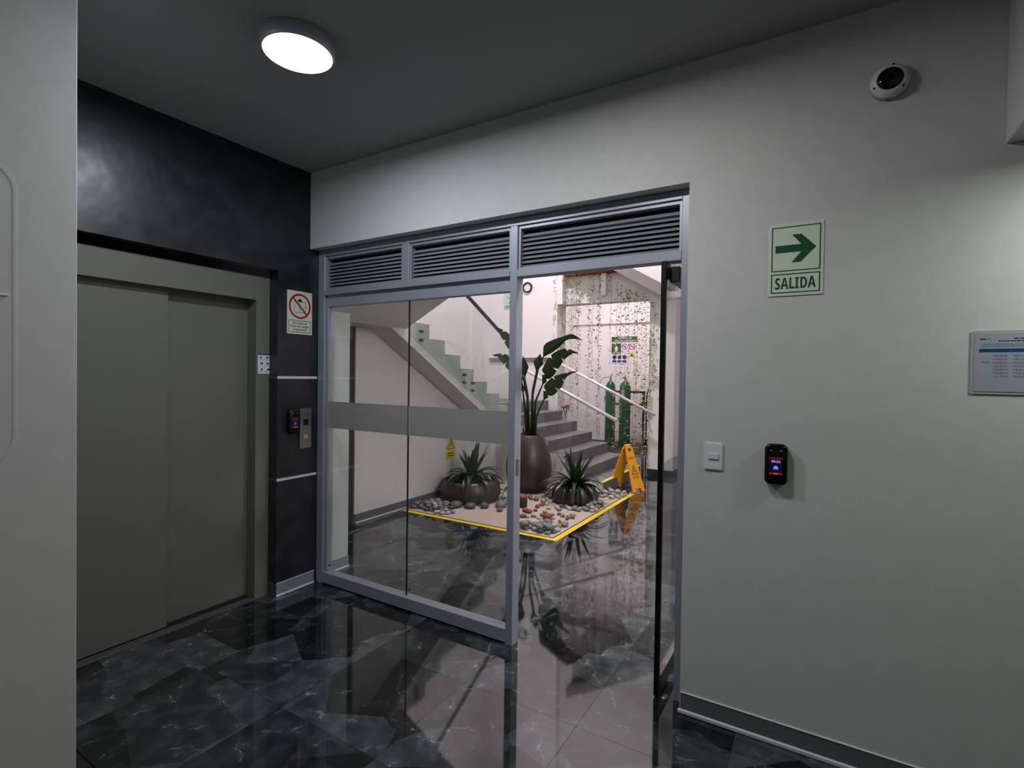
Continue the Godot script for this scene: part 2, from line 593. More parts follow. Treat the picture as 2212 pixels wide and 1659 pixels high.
	bx(st, Vector3(-3.2, 0, -10), Vector3(4.5, 4.45, -9.46))
	var fw := struct("wall_far", st, M.white, "pale back wall behind the oxygen cylinders", "wall")
	box_part("ledge", Vector3(-2.2, 2.82, -9.46), Vector3(4.3, 4.45, -9.40), 0.004, M.white, fw)
	st = S()
	bx(st, Vector3(4.3, 0, -9.46), Vector3(4.5, 6.6, -0.2))
	struct("wall_stair_right", st, M.inner, "white wall on the right side of the stairwell", "wall")
	st = S()
	bx(st, Vector3(-2.4, 6.6, -6.1), Vector3(4.5, 6.75, 0.0))
	struct("ceiling_stair_unseen", st, M.white, "unseen white ceiling high above the stairwell garden", "ceiling")  # out of view; raised to keep lamp reflections off the visible floor
	st = S()
	bx(st, Vector3(2.75, 2.95, -4.4), Vector3(4.3, 3.12, -0.2))
	struct("ceiling_added_slab", st, M.white, "added white slab that carries the unseen corridor light", "ceiling")  # added out of view as a mounting for the corridor lamp
	st = S()
	bx(st, Vector3(-2.4, 4.45, -10), Vector3(4.5, 4.6, -5.97))
	struct("ceiling_back", st, M.white, "white ceiling over the oxygen cylinders", "ceiling")
	st = S()
	bx(st, Vector3(-2.4, 2.95, -0.2), Vector3(4.5, 6.6, -0.02))
	struct("wall_above", st, M.inner, "white wall above the glass entrance on the stair side", "wall")
	st = S()
	bx(st, Vector3(0.80, 0.095, -6.05), Vector3(1.20, 4.45, -5.66), 0.004)
	var col := struct("wall_column", st, M.inner, "white square column right of the stairs", "column")
	box_part("baseboard", Vector3(0.795, 0, -6.055), Vector3(1.205, 0.095, -5.655), 0.002, mat(Color(0.16, 0.16, 0.18), 0.4), col)

# ------------------------------------------------------------------ aluminium glass entrance
func build_entrance() -> void:
	var t := thing("door_1", "aluminium glass entrance front with louvred transoms and a frosted band", "glass door")
	t.set_meta("kind", "structure")
	var b := 0.002
	var zf := -0.070
	var zb := -0.14
	# outer frame and bars, each a part
	box_part("jamb", Vector3(0.002, 0, zb), Vector3(0.068, 2.408, zf), b, M.alu, t)
	box_part("jamb", Vector3(2.572, 0, zb), Vector3(2.606, 2.408, zf), b, M.alu, t)
	box_part("head_rail", Vector3(0.068, 2.366, zb), Vector3(2.572, 2.408, zf), b, M.alu, t)
	box_part("mullion", Vector3(1.632, 0, zb), Vector3(1.678, 2.366, zf), b, M.alu, t)
	box_part("mullion", Vector3(0.812, 2.118, zb), Vector3(0.872, 2.366, zf), b, M.alu, t)
	box_part("transom", Vector3(0.068, 2.086, zb), Vector3(1.632, 2.118, zf + 0.004), b, M.alu, t)
	box_part("transom", Vector3(1.678, 2.080, zb), Vector3(2.572, 2.122, zf + 0.002), b, M.alu, t)
	box_part("top_rail", Vector3(0.068, 2.006, zb), Vector3(1.632, 2.088, zf - 0.022), b, M.alu, t)
	box_part("bottom_rail", Vector3(0.068, 0.012, zb), Vector3(1.632, 0.088, zf + 0.001), b, M.alu, t)
	box_part("sill_gasket", Vector3(0.068, 0.0, zb + 0.01), Vector3(1.632, 0.012, zf - 0.01), 0.0, M.black_matt, t)
	box_part("stile", Vector3(0.068, 0.088, zb), Vector3(0.090, 2.006, zf - 0.02), b, M.alu, t)
	box_part("lock_strike", Vector3(1.6775, 0.965, -0.115), Vector3(1.683, 1.055, -0.09), 0.001, M.steel, t)
	# louvres
	for v in [[0.068, 0.812], [0.872, 1.632], [1.678, 2.572]]:
		var st := S()
		var w: float = v[1] - v[0]
		ring(st, PackedVector2Array([Vector2(w / 2, 0.124), Vector2(-w / 2, 0.124), Vector2(-w / 2, -0.124), Vector2(w / 2, -0.124)]), PackedVector2Array([Vector2(w / 2 - 0.014, 0.106), Vector2(-w / 2 + 0.014, 0.106), Vector2(-w / 2 + 0.014, -0.110), Vector2(w / 2 - 0.014, -0.110)]), zb + 0.01, zf - 0.012, Transform3D(Basis(), Vector3((v[0] + v[1]) / 2, 2.242, 0)))
		var lf := obj("louvre_frame", st, M.alu, t)
		for k in 8:
			st = S()
			var y: float = 2.143 + k * 0.0243
			bx(st, Vector3(v[0] + 0.013, -0.0012, -0.0135), Vector3(v[1] - 0.013, 0.0012, 0.0135), 0.0005, Transform3D(Basis(Vector3.RIGHT, deg_to_rad(45)), Vector3(0, y, -0.105)))
			obj("slat", st, M.alu, lf)
		box_part("back_board", Vector3(v[0] + 0.002, 2.12, zb - 0.006), Vector3(v[1] - 0.002, 2.364, zb - 0.001), 0.0, M.black_matt, lf)
	# fixed panes with the frosted band
	for v in [[0.090, 0.854], [0.857, 1.634]]:
		var st := S()
		bx(st, Vector3(v[0], 0.086, -0.107), Vector3(v[1], 2.008, -0.099), 0.0008)
		var p := obj("glass_pane", st, M.glass, t)
		st = S()
		bx(st, Vector3(v[0] + 0.001, 1.133, -0.0985), Vector3(v[1] - 0.001, 1.324, -0.098), 0.0)
		obj("frosted_band", st, M.frost, p)
	box_part("pane_joint", Vector3(0.853, 0.088, -0.108), Vector3(0.858, 2.006, -0.0965), 0.0, mat(Color(0.06, 0.065, 0.065), 0.5), t)
	for x in [0.118, 0.888]:
		var st := S(true)
		lathe(st, [Vector2(0, 0.004), Vector2(0.007, 0.004), Vector2(0.008, 0)], 12, Transform3D(Basis(Vector3.RIGHT, PI / 2), Vector3(x, 0.135, -0.097)))
		obj("rubber_stop", st, M.black, t)
	# open leaf, swung into the stairwell
	var d := thing("door_2", "frameless glass door leaf standing open at the right jamb", "glass door", Vector3(2.5, 0, 0))
	d.set_meta("kind", "structure")
	var st2 := S()
	bx(st2, Vector3(-0.006, 0.095, -0.86), Vector3(0.004, 2.075, -0.06), 0.0008)
	obj("glass_pane", st2, M.glass, d)
	box_part("edge_profile", Vector3(-0.013, 0.01, -0.062), Vector3(0.011, 2.078, -0.04), 0.001, mat(Color(0.10, 0.09, 0.085), 0.4, 0.5), d)
	box_part("bottom_patch", Vector3(-0.014, 0.008, -0.86), Vector3(0.012, 0.095, -0.062), 0.002, mat(Color(0.07, 0.068, 0.062), 0.4, 0.5), d)
	box_part("patch_highlight", Vector3(-0.015, 0.095, -0.86), Vector3(0.013, 0.103, -0.062), 0.001, M.steel, d)  # pale strip stands for the highlight along the top of the patch
	box_part("top_patch", Vector3(-0.012, 2.0, -0.12), Vector3(0.010, 2.076, -0.064), 0.001, M.alu_dark, d)
	box_part("door_closer", Vector3(0.012, 1.985, -0.36), Vector3(0.06, 2.06, -0.10), 0.004, mat(Color(0.08, 0.08, 0.09), 0.4), d)
	var st3 := S()
	tube(st3, PackedVector3Array([Vector3(0.035, 2.06, -0.15), Vector3(0.045, 2.068, -0.30), Vector3(0.05, 2.075, -0.42)]), 0.008, 8)
	obj("closer_arm", st3, M.black, d)
	st3 = S(true)
	lathe(st3, [Vector2(0, 0.008), Vector2(0.02, 0.008), Vector2(0.022, 0)], 16, Transform3D(Basis(), Vector3(0.03, 0, -0.07)))
	obj("floor_pivot", st3, M.steel, d)

# ------------------------------------------------------------------ elevator
func build_elevator() -> void:
	var t := thing("elevator", "closed elevator with two olive-grey sliding door panels in a matching portal", "elevator", Vector3(-0.09, 0, 0.872))
	# local: x out of the wall, z along it
	var st := S()
	var lx := Transform3D(Basis(Vector3(0, 0, 1), Vector3(0, 1, 0), Vector3(-1, 0, 0)), Vector3.ZERO)
	prism(st, PackedVector2Array([Vector2(-0.648, 0), Vector2(-0.524, 0), Vector2(-0.524, 2.010), Vector2(0.524, 2.010), Vector2(0.524, 0), Vector2(0.648, 0), Vector2(0.648, 2.168), Vector2(-0.648, 2.168)]), -0.0, 0.135, lx)
	obj("portal_frame", st, M.elev, t)
	box_part("door_panel", Vector3(-0.085, 0.012, -0.013), Vector3(-0.058, 2.03, 0.55), 0.002, M.elev, t)
	box_part("door_panel", Vector3(-0.125, 0.012, -0.56), Vector3(-0.098, 2.03, 0.04), 0.002, M.elev, t)
	box_part("sill", Vector3(-0.14, -0.004, -0.524), Vector3(0.008, 0.006, 0.524), 0.001, mat(Color(0.34, 0.34, 0.36), 0.5, 0.3), t)
	box_part("sill_groove", Vector3(-0.092, 0.005, -0.524), Vector3(-0.055, 0.009, 0.524), 0.0, M.black_matt, t)
	# instruction sheet on the portal
	var im := Image.create(128, 180, false, Image.FORMAT_RGB8)
	im.fill(Color(0.86, 0.87, 0.92))
	im.fill_rect(Rect2i(0, 0, 128, 12), Color(0.10, 0.11, 0.14))
	for r in 3:
		for c in 2:
			im.fill_rect(Rect2i(4 + c * 62, 16 + r * 54, 58, 1), Color(0.45, 0.47, 0.5))
			im.fill_rect(Rect2i(20 + c * 62 + r * 4, 26 + r * 54, 18 + 6 * ((r + c) % 2), 16), Color(0.16, 0.17, 0.24))
			im.fill_rect(Rect2i(8 + c * 62, 48 + r * 54, 46, 3), Color(0.5, 0.52, 0.56))
			im.fill_rect(Rect2i(8 + c * 62, 55 + r * 54, 36, 3), Color(0.55, 0.57, 0.6))
	im.fill_rect(Rect2i(63, 14, 1, 164), Color(0.45, 0.47, 0.5))
	var s := thing("instruction_sheet", "small white instruction sheet with pictograms stuck on the elevator portal", "notice", Vector3(-0.0895, 1.586, 0.288), PI / 2)
	box_part("sheet", Vector3(-0.047, -0.068, 0.0), Vector3(0.047, 0.068, 0.001), 0.0, M.paper, s)
	printed("print", Vector3(0, 0, 0.0015), 0.093, 0.135, print_mat(im), s)
	# no-use sign
	s = thing("warning_sign", "white sign with a red crossed-out elevator above the words no usar", "sign", Vector3(0, 1.948, 0.083), PI / 2)
	var sb := S()
	prism(sb, rrect(0.2, 0.3, 0.005, 3), 0.0, 0.003)
	obj("board", sb, mat(Color(0.80, 0.84, 0.76), 0.4), s)
	sb = S()
	ring(sb, disc(0.088, 48), disc(0.074, 48), 0.003, 0.0036, Transform3D(Basis(), Vector3(0, 0.045, 0)))
	obj("red_ring", sb, M.sign_red, s)
	sb = S()
	bx(sb, Vector3(-0.078, -0.006, 0.0036), Vector3(0.078, 0.006, 0.0042), 0.0, Transform3D(Basis(Vector3(0, 0, 1), deg_to_rad(-45)), Vector3(0, 0.045, 0)))
	obj("red_bar", sb, M.sign_red, s)
	sb = S()
	for r in [[-0.044, 0.078, 0.0, 0.076], [-0.044, 0.0, -0.042, 0.076], [0.0, -0.0, 0.0022, 0.078], [0.042, 0.0, 0.044, 0.076], [-0.044, 0.0, 0.044, 0.002], [0.0, 0.076, 0.044, 0.078]]:
		bx(sb, Vector3(r[0], minf(r[1], r[3]), 0.003), Vector3(r[2], maxf(r[1], r[3]) + 0.0008, 0.0034))
	prism(sb, PackedVector2Array([Vector2(-0.018, 0.078), Vector2(0.016, 0.078), Vector2(0.012, 0.092), Vector2(0.0, 0.098), Vector2(-0.014, 0.092)]), 0.003, 0.0034)
	bx(sb, Vector3(0.050, 0.032, 0.003), Vector3(0.054, 0.046, 0.0034))
	var pic := obj("pictogram", sb, M.ink, s)
	pic.set_meta("kind", "stuff")
	sb = S()
	ring(sb, PackedVector2Array([Vector2(0.088, -0.054), Vector2(-0.088, -0.054), Vector2(-0.088, -0.138), Vector2(0.088, -0.138)]), PackedVector2Array([Vector2(0.084, -0.058), Vector2(-0.084, -0.058), Vector2(-0.084, -0.134), Vector2(0.084, -0.134)]), 0.003, 0.0035)
	obj("text_border", sb, mat(Color(0.42, 0.07, 0.07), 0.5), s)
	var dr := mat(Color(0.36, 0.10, 0.10), 0.5)
	lettering("NO USAR EN", Vector3(0, -0.075, 0.0034), 0.115, 0.014, dr, s)
	lettering("CASO DE SISMO", Vector3(0, -0.097, 0.0034), 0.150, 0.014, dr, s)
	lettering("O INCENDIO", Vector3(0, -0.119, 0.0034), 0.115, 0.014, dr, s)
	# call plate and reader beside it
	s = thing("call_panel", "brushed steel elevator call plate with one round button on the charcoal wall", "call panel", Vector3(0, 1.135, 0.034), PI / 2)
	sb = S()
	bx(sb, Vector3(-0.047, -0.142, 0.0), Vector3(0.047, 0.142, 0.012), 0.002)
	obj("plate", sb, M.steel, s)
	box_part("display", Vector3(-0.020, 0.022, 0.012), Vector3(0.020, 0.064, 0.0135), 0.001, M.black, s)
	box_part("logo_strip", Vector3(-0.018, 0.100, 0.012), Vector3(0.018, 0.106, 0.0124), 0.0, M.alu_dark, s)
	sb = S()
	ring(sb, disc(0.017, 28), disc(0.013, 28), 0.012, 0.0145, Transform3D(Basis(), Vector3(0, -0.058, 0)))
	obj("button_ring", sb, M.chrome, s)
	sb = S()
	prism(sb, disc(0.012, 24), 0.012, 0.0155, Transform3D(Basis(), Vector3(0, -0.058, 0)))
	obj("call_button", sb, M.alu, s)
	terminal(Vector3(0, 1.19, 0.138), PI / 2, "small black access terminal on the charcoal wall beside the elevator call plate", "")

# wall access terminal: rounded black body, lit screen
func terminal(at: Vector3, turn: float, label: String, time: String) -> void:
	var s := thing("access_terminal", label, "access terminal", at, turn)
	var st := S(true)
	var prev := rrect(0.078, 0.162, 0.022, 7)
	var zz := 0.0
	for L in [[0.086, 0.170, 0.024, 0.012], [0.086, 0.170, 0.024, 0.026], [0.080, 0.164, 0.021, 0.034], [0.070, 0.154, 0.016, 0.037]]:
		var cur := rrect(L[0], L[1], L[2], 7)
		for k in cur.size():
			var l := (k + 1) % cur.size()
			quad(st, Vector3(prev[k].x, prev[k].y, zz), Vector3(prev[l].x, prev[l].y, zz), Vector3(cur[l].x, cur[l].y, L[3]), Vector3(cur[k].x, cur[k].y, L[3]), Vector3(cur[k].x, cur[k].y, 0.02))
		prev = cur
		zz = L[3]
	var ix := Geometry2D.triangulate_polygon(prev)
	for i in range(0, ix.size(), 3):
		tri(st, Vector3(prev[ix[i]].x, prev[ix[i]].y, zz), Vector3(prev[ix[i + 1]].x, prev[ix[i + 1]].y, zz), Vector3(prev[ix[i + 2]].x, prev[ix[i + 2]].y, zz), Vector3(0, 0, 1))
	obj("body", st, mat(Color(0.02, 0.02, 0.022), 0.16), s)
	for x in [-0.018, 0.019]:
		box_part("sensor", Vector3(x - 0.005, 0.056, 0.0365), Vector3(x + 0.005, 0.0595, 0.038), 0.0005, mat(Color(0.5, 0.5, 0.52), 0.3), s)
	var scr := box_part("screen", Vector3(-0.025, -0.040, 0.0365), Vector3(0.025, 0.030, 0.0382), 0.0, glow(Color(0.075, 0.055, 0.17), 0.42), s)
	box_part("status_bar", Vector3(-0.025, 0.0235, 0.038), Vector3(0.025, 0.030, 0.0388), 0.0, glow(Color(0.75, 0.04, 0.12), 0.35), scr)
	box_part("menu_bar", Vector3(-0.025, -0.040, 0.038), Vector3(0.025, -0.033, 0.0388), 0.0, glow(Color(0.80, 0.05, 0.10), 0.45), scr)
	box_part("menu_label", Vector3(-0.008, -0.038, 0.0388), Vector3(0.008, -0.035, 0.0392), 0.0, glow(Color(1.0, 0.45, 0.6), 0.7), scr)
	if time:
		lettering(time, Vector3(0.0, 0.0135, 0.0388), 0.033, 0.0095, glow(Color(0.62, 0.6, 1.0), 1.1), scr)
	else:
		lettering("09:22", Vector3(0.0, 0.0135, 0.0388), 0.033, 0.0095, glow(Color(0.35, 0.35, 0.8), 0.35), scr)
	var k := 1.0 if time else 0.3
	st = S()
	prism(st, PackedVector2Array([Vector2(-0.0085, -0.021), Vector2(-0.004, -0.0185), Vector2(0.004, -0.0185), Vector2(0.0085, -0.021), Vector2(0.0085, -0.010), Vector2(0.005, -0.0055), Vector2(0.0, -0.004), Vector2(-0.005, -0.0055), Vector2(-0.0085, -0.010)]), 0.038, 0.0388)
	obj("home_icon", st, glow(Color(0.5, 0.48, 1.0), 1.0 * k), scr)

# ------------------------------------------------------------------ fittings on the lobby walls
func build_lobby_fittings() -> void:
	# exit sign
	var s := thing("exit_sign", "pale green sign with a dark green right arrow above the word salida", "sign", Vector3(3.0445, 2.0205, 0))
	var st := S()
	bx(st, Vector3(-0.0985, -0.1485, 0), Vector3(0.0985, 0.1485, 0.004), 0.001)
	obj("board", st, M.sign_pale, s)
	var fr := func(x0: float, y0: float, x1: float, y1: float, w: float) -> void:
		var q := S()
		ring(q, PackedVector2Array([Vector2(x1, y1), Vector2(x0, y1), Vector2(x0, y0), Vector2(x1, y0)]), PackedVector2Array([Vector2(x1 - w, y1 - w), Vector2(x0 + w, y1 - w), Vector2(x0 + w, y0 + w), Vector2(x1 - w, y0 + w)]), 0.004, 0.0045)
		obj("border", q, M.sign_green, s)
	fr.call(-0.088, -0.047, 0.088, 0.136, 0.0042)
	fr.call(-0.088, -0.136, 0.088, -0.057, 0.0042)
	st = S()
	prism(st, PackedVector2Array([Vector2(-0.074, 0.030), Vector2(-0.074, 0.060), Vector2(0.020, 0.060), Vector2(-0.014, 0.101), Vector2(0.019, 0.101), Vector2(0.072, 0.045), Vector2(0.019, -0.012), Vector2(-0.014, -0.012), Vector2(0.020, 0.030)]), 0.004, 0.0046)
	obj("arrow", st, M.sign_green, s)
	lettering("SALIDA", Vector3(0, -0.0965, 0.0044), 0.146, 0.047, M.sign_green, s)
	# light switch
	s = thing("light_switch", "white single rocker light switch plate right of the glass entrance", "light switch", Vector3(2.7435, 1.1845, 0))
	st = S()
	prism(st, rrect(0.078, 0.119, 0.008, 5), 0.0, 0.006)
	var inner := rrect(0.070, 0.111, 0.006, 5)
	prism(st, inner, 0.006, 0.008)
	obj("plate", st, M.plastic, s)
	st = S()
	bx(st, Vector3(-0.022, -0.0125, 0.008), Vector3(0.022, 0.0125, 0.012), 0.001, Transform3D(Basis(Vector3.RIGHT, deg_to_rad(-5)), Vector3(0.0, 0.0, 0.0)))
	obj("rocker", st, mat(Color(0.80, 0.80, 0.83), 0.35), s)
	terminal(Vector3(2.9915, 1.177, 0), 0.0, "black access terminal with a lit screen showing 09:22 on the white wall", "09:22")
	# dome camera
	s = thing("security_camera", "white dome security camera with a black lens high on the wall", "security camera", Vector3(3.341, 2.648, 0))
	var out := Basis(Vector3.RIGHT, PI / 2)
	st = S(true)
	lathe(st, [Vector2(0.062, 0.0), Vector2(0.063, 0.016), Vector2(0.060, 0.020)], 40, Transform3D(out, Vector3.ZERO))
	obj("base", st, mat(Color(0.62, 0.62, 0.60), 0.4), s)
	st = S(true)
	lathe(st, [Vector2(0.060, 0.018), Vector2(0.062, 0.021), Vector2(0.060, 0.030), Vector2(0.052, 0.041), Vector2(0.044, 0.046), Vector2(0.041, 0.046)], 40, Transform3D(out, Vector3.ZERO))
	obj("cover", st, mat(Color(0.83, 0.83, 0.82), 0.4), s)
	st = S(true)
	var dome := []
	for i in 9:
		var a := PI * 0.5 * i / 8.0
		dome.append(Vector2(0.041 * cos(a), 0.044 + 0.017 * sin(a)))
	dome[8].x = 0.0
	lathe(st, dome, 40, Transform3D(out, Vector3.ZERO))
	obj("lens_dome", st, mat(Color(0.012, 0.012, 0.014), 0.06), s)
	st = S()
	ring(st, disc(0.018, 28), disc(0.014, 28), 0.055, 0.0605)
	obj("lens_ring", st, mat(Color(0.16, 0.16, 0.17), 0.3), s)
	for a in [80.0, 205.0, 320.0]:
		st = S(true)
		var p := Vector3(cos(deg_to_rad(a)), sin(deg_to_rad(a)), 0) * 0.052
		lathe(st, [Vector2(0.0042, 0.034), Vector2(0.0042, 0.0425), Vector2(0, 0.0425)], 12, Transform3D(out, p))
		obj("screw", st, M.black, s)
	box_part("vent", Vector3(-0.008, -0.0635, 0.008), Vector3(0.004, -0.0615, 0.013), 0.0, M.ink, s)
	# framed notice at the right edge
	var im := Image.create(560, 396, false, Image.FORMAT_RGB8)
	im.fill(Color(0.62, 0.63, 0.70))
	im.fill_rect(Rect2i(24, 36, 28, 8), Color(0.16, 0.16, 0.20))
	im.fill_rect(Rect2i(50, 36, 24, 5), Color(0.4, 0.4, 0.48))
	bars(im, 180, 34, 470, 1, 10, 8, Color(0.16, 0.16, 0.22))
	bars(im, 112, 50, 500, 1, 10, 8, Color(0.16, 0.16, 0.22))
	bars(im, 30, 72, 540, 3, 9, 4, Color(0.36, 0.37, 0.4))
	im.fill_rect(Rect2i(22, 106, 516, 24), Color(0.09, 0.28, 0.47))
	for c in [[26, 70], [86, 160], [178, 246], [262, 400], [414, 534]]:
		bars(im, c[0], 114, c[1], 1, 10, 6, Color(0.06, 0.2, 0.34))
		if c[0] > 30:
			bars(im, c[0], 150, c[1], 7, 23, 5, Color(0.36, 0.36, 0.41))
			bars(im, c[0] + 10, 158, c[1] - 10, 7, 23, 4, Color(0.42, 0.42, 0.47))
			im.fill_rect(Rect2i(c[0] - 8, 132, 1, 190), Color(0.6, 0.6, 0.68))
	bars(im, 34, 190, 72, 2, 8, 5, Color(0.42, 0.42, 0.5))
	im.fill_rect(Rect2i(262, 238, 140, 40), Color(0.42, 0.42, 0.48))
	im.fill_rect(Rect2i(262, 296, 140, 16), Color(0.42, 0.42, 0.48))
	s = thing("framed_notice", "landscape notice with a blue table heading in a clear wall holder", "notice", Vector3(3.764, 1.5975, 0))
	st = S()
	prism(st, rrect(0.334, 0.222, 0.004, 3), 0.0, 0.004)
	obj("holder", st, mat(Color(0.66, 0.67, 0.64), 0.25), s)
	box_part("sheet", Vector3(-0.158, -0.102, 0.004), Vector3(0.158, 0.102, 0.0052), 0.0, M.paper, s)
	printed("print", Vector3(0, 0, 0.0054), 0.316, 0.204, print_mat(im, 0.35), s)
	# access panel on the near wall: shallow rounded rim and a narrow shelf line
	s = thing("service_hatch", "large rounded cover hatch on the near left wall", "hatch", Vector3(1.0505, 1.693, 2.19), PI / 2)
	st = S()
	ring(st, rrect(0.69, 0.905, 0.085, 10), rrect(0.674, 0.889, 0.078, 10), 0.0, 0.0018)
	obj("rim", st, M.wall, s)
	st = S()
	prism(st, rrect(0.674, 0.889, 0.078, 10), 0.0, 0.001)
	obj("cover", st, M.wall, s)
	box_part("handle_ledge", Vector3(0.0, 0.050, 0.0015), Vector3(0.327, 0.056, 0.005), 0.001, M.wall, s)

# ------------------------------------------------------------------ stairs
func build_stairs() -> void:
	var rise := 0.16
	# lower flight, climbing to the left
	var t := thing("staircase", "lower grey stone stair flight climbing left behind the tall planter", "staircase", Vector3(0, 0, -4.7))
	for k in 7:
		var x := 0.74 - 0.27 * k
		var top := rise * (k + 1)
		var st := S()
		bx(st, Vector3(x - (0.32 if k < 6 else 1.3), maxf(0.0, top - 0.32), -0.8), Vector3(x, top, 0.8), 0.004)
		obj("step" if k < 6 else "landing", st, M.step, t)
		if k == 0:
			box_part("warning_tape", Vector3(x - 0.055, top + 0.0002, -0.8), Vector3(x + 0.0015, top + 0.0018, 0.8), 0.0005, M.yellow, t)
	var poly := PackedVector2Array([Vector2(0.742, 0.0), Vector2(0.742, 0.16)])
	for k in range(1, 7):
		poly.append(Vector2(0.742 - 0.27 * k, rise * k))
		poly.append(Vector2(0.742 - 0.27 * k, rise * (k + 1)))
	poly.append(Vector2(-2.1, 1.12))
	poly.append(Vector2(-2.1, 0.0))
	var sd := S()
	prism(sd, poly, 0.80, 0.812)
	obj("side_panel", sd, M.inner, t)
	sd = S()
	prism(sd, PackedVector2Array([Vector2(0.70, 0.15), Vector2(0.70, 1.0), Vector2(-0.6, 1.61), Vector2(-0.6, 0.85)]), 0.822, 0.832)
	var gp := obj("glass_panel", sd, M.clear_glass, t)
	for p in [Vector2(0.225, 0.46), Vector2(0.225, 0.36), Vector2(-0.35, 0.86), Vector2(-0.35, 0.76)]:
		standoff(Vector3(p.x, p.y, 0.836), 0.0, gp)
	sd = S()
	prism(sd, PackedVector2Array([Vector2(0.78, 0.10), Vector2(0.78, 1.0), Vector2(-0.6, 1.67), Vector2(-0.6, 0.85)]), -0.822, -0.832)
	obj("glass_panel", sd, M.clear_glass, t)
	for rl in [[Vector3(0.905, 0.978, 0.79), Vector3(-0.40, 1.596, 0.79)], [Vector3(0.97, 0.962, -0.76), Vector3(-0.72, 1.782, -0.76)]]:
		sd = S(true)
		tube(sd, PackedVector3Array([rl[0], rl[1]]), 0.024, 16)
		obj("handrail", sd, mat(Color(0.88, 0.86, 0.87), 0.3, 0.2), t)
	# middle flight, coming forward along the left wall
	var u := thing("staircase", "white middle stair flight with glass balustrade rising toward the entrance", "staircase", Vector3(-0.6, 0, -2.6))
	var lx := Transform3D(Basis(Vector3(0, 0, 1), Vector3(0, 1, 0), Vector3(-1, 0, 0)), Vector3.ZERO)
	var zr := [-3.47, -3.17, -2.87, -2.587, -2.287, -2.01, -1.72]
	poly = PackedVector2Array()
	for k in 7:
		poly.append(Vector2(zr[k] + 2.6, 1.12 + rise * k))
		poly.append(Vector2(zr[k] + 2.6, 1.12 + rise * (k + 1)))
	poly.append(Vector2(-0.3 + 2.6, 2.24))
	poly.append(Vector2(-0.3 + 2.6, 2.005))
	poly.append(Vector2(-1.42 + 2.6, 2.005))
	poly.append(Vector2(-3.35 + 2.6, 0.905))
	poly.append(Vector2(-3.7 + 2.6, 0.905))
	poly.append(Vector2(-3.7 + 2.6, 1.12))
	var st2 := S()
	prism(st2, poly, 0.0, 1.6, lx)
	obj("stair_body", st2, M.inner, u)
	var sides := PackedVector2Array()
	for k in 7:
		sides.append(Vector2(zr[k] + 2.6, 1.12 + rise * k))
		sides.append(Vector2(zr[k] + 2.6, 1.126 + rise * (k + 1)))
	sides.append(Vector2(-1.70 + 2.6, 2.246))
	sides.append(Vector2(-1.70 + 2.6, 1.955))
	sides.append(Vector2(-3.47 + 2.6, 0.93))
	st2 = S()
	prism(st2, sides, -0.004, 0.0, lx)
	obj("step_side_plate", st2, mat(Color(0.76, 0.81, 0.785), 0.4), u)
	for k in 7:
		box_part("tread", Vector3(-1.6, 1.12 + rise * (k + 1) + 0.0004, zr[k] + 2.6), Vector3(0.0, 1.12 + rise * (k + 1) + 0.006, (zr[k + 1] if k < 6 else -0.3) + 2.6), 0.001, M.step, u)
	# balustrade panes, lower edge on the line of the stringer, upper edge below the rail
	var low := func(z: float) -> float: return 1.887 + (z + 1.826) * 0.5815
	var high := func(z: float) -> float: return 2.480 + (z + 2.699) * 0.5035
	for pr in [[-1.822, -2.76], [-2.79, -3.75]]:
		st2 = S()
		prism(st2, PackedVector2Array([Vector2(pr[0] + 2.6, low.call(pr[0])), Vector2(pr[0] + 2.6, high.call(pr[0])), Vector2(pr[1] + 2.6, high.call(pr[1])), Vector2(pr[1] + 2.6, low.call(pr[1]))]), -0.018, -0.030, lx)
		var g := obj("glass_panel", st2, M.rail_glass, u)
		for z in [pr[0] - 0.036, pr[1] + (0.11 if pr[0] > -2 else 0.1)]:
			for dy in [0.13, 0.035]:
				standoff(Vector3(0.034, low.call(z) + dy, z + 2.6), PI / 2, g)
	st2 = S(true)
	tube(st2, PackedVector3Array([Vector3(0.024, high.call(-1.5) + 0.01, -1.5 + 2.6), Vector3(0.024, high.call(-3.85) + 0.01, -3.85 + 2.6)]), 0.024, 16)
	obj("handrail", st2, mat(Color(0.34, 0.32, 0.31), 0.4, 0.3), u)  # dark colour stands for the shaded underside of the rail
	# third flight, crossing above the entrance
	var v := thing("staircase", "sloping underside of the stair flight crossing above the glass entrance", "staircase", Vector3(0.8, 0, -0.95))
	st2 = S()
	prism(st2, PackedVector2Array([Vector2(-1.395, 2.006), Vector2(-1.395, 2.24), Vector2(1.9, 3.98), Vector2(1.9, 3.69)]), -0.69, 0.68)
	obj("stair_body", st2, M.inner, v)
	# fourth flight, above the lower one: sloping stringer and parapet
	var w := thing("staircase", "sloping grey stringer and white parapet of the upper flight meeting the column", "staircase", Vector3(0.5, 0, -5.45))
	st2 = S()
	prism(st2, PackedVector2Array([Vector2(-0.9, 3.635), Vector2(-0.9, 3.82), Vector2(0.62, 2.913), Vector2(0.62, 2.728)]), -0.206, 0.10)
	obj("stringer", st2, mat(Color(0.52, 0.49, 0.48), 0.7), w)
	st2 = S()
	prism(st2, PackedVector2Array([Vector2(-0.9, 3.82), Vector2(-0.9, 4.44), Vector2(0.62, 4.44), Vector2(0.62, 2.913)]), -0.05, 0.0)
	obj("parapet", st2, M.inner, w)

func standoff(at: Vector3, turn: float, parent: Node) -> void:
	var st := S(true)
	lathe(st, [Vector2(0.017, -0.03), Vector2(0.018, 0.004), Vector2(0.014, 0.009), Vector2(0, 0.010)], 16, Transform3D(Basis(Vector3.UP, turn) * Basis(Vector3.RIGHT, PI / 2), at))
	obj("standoff", st, mat(Color(0.42, 0.40, 0.40), 0.3, 0.8), parent)

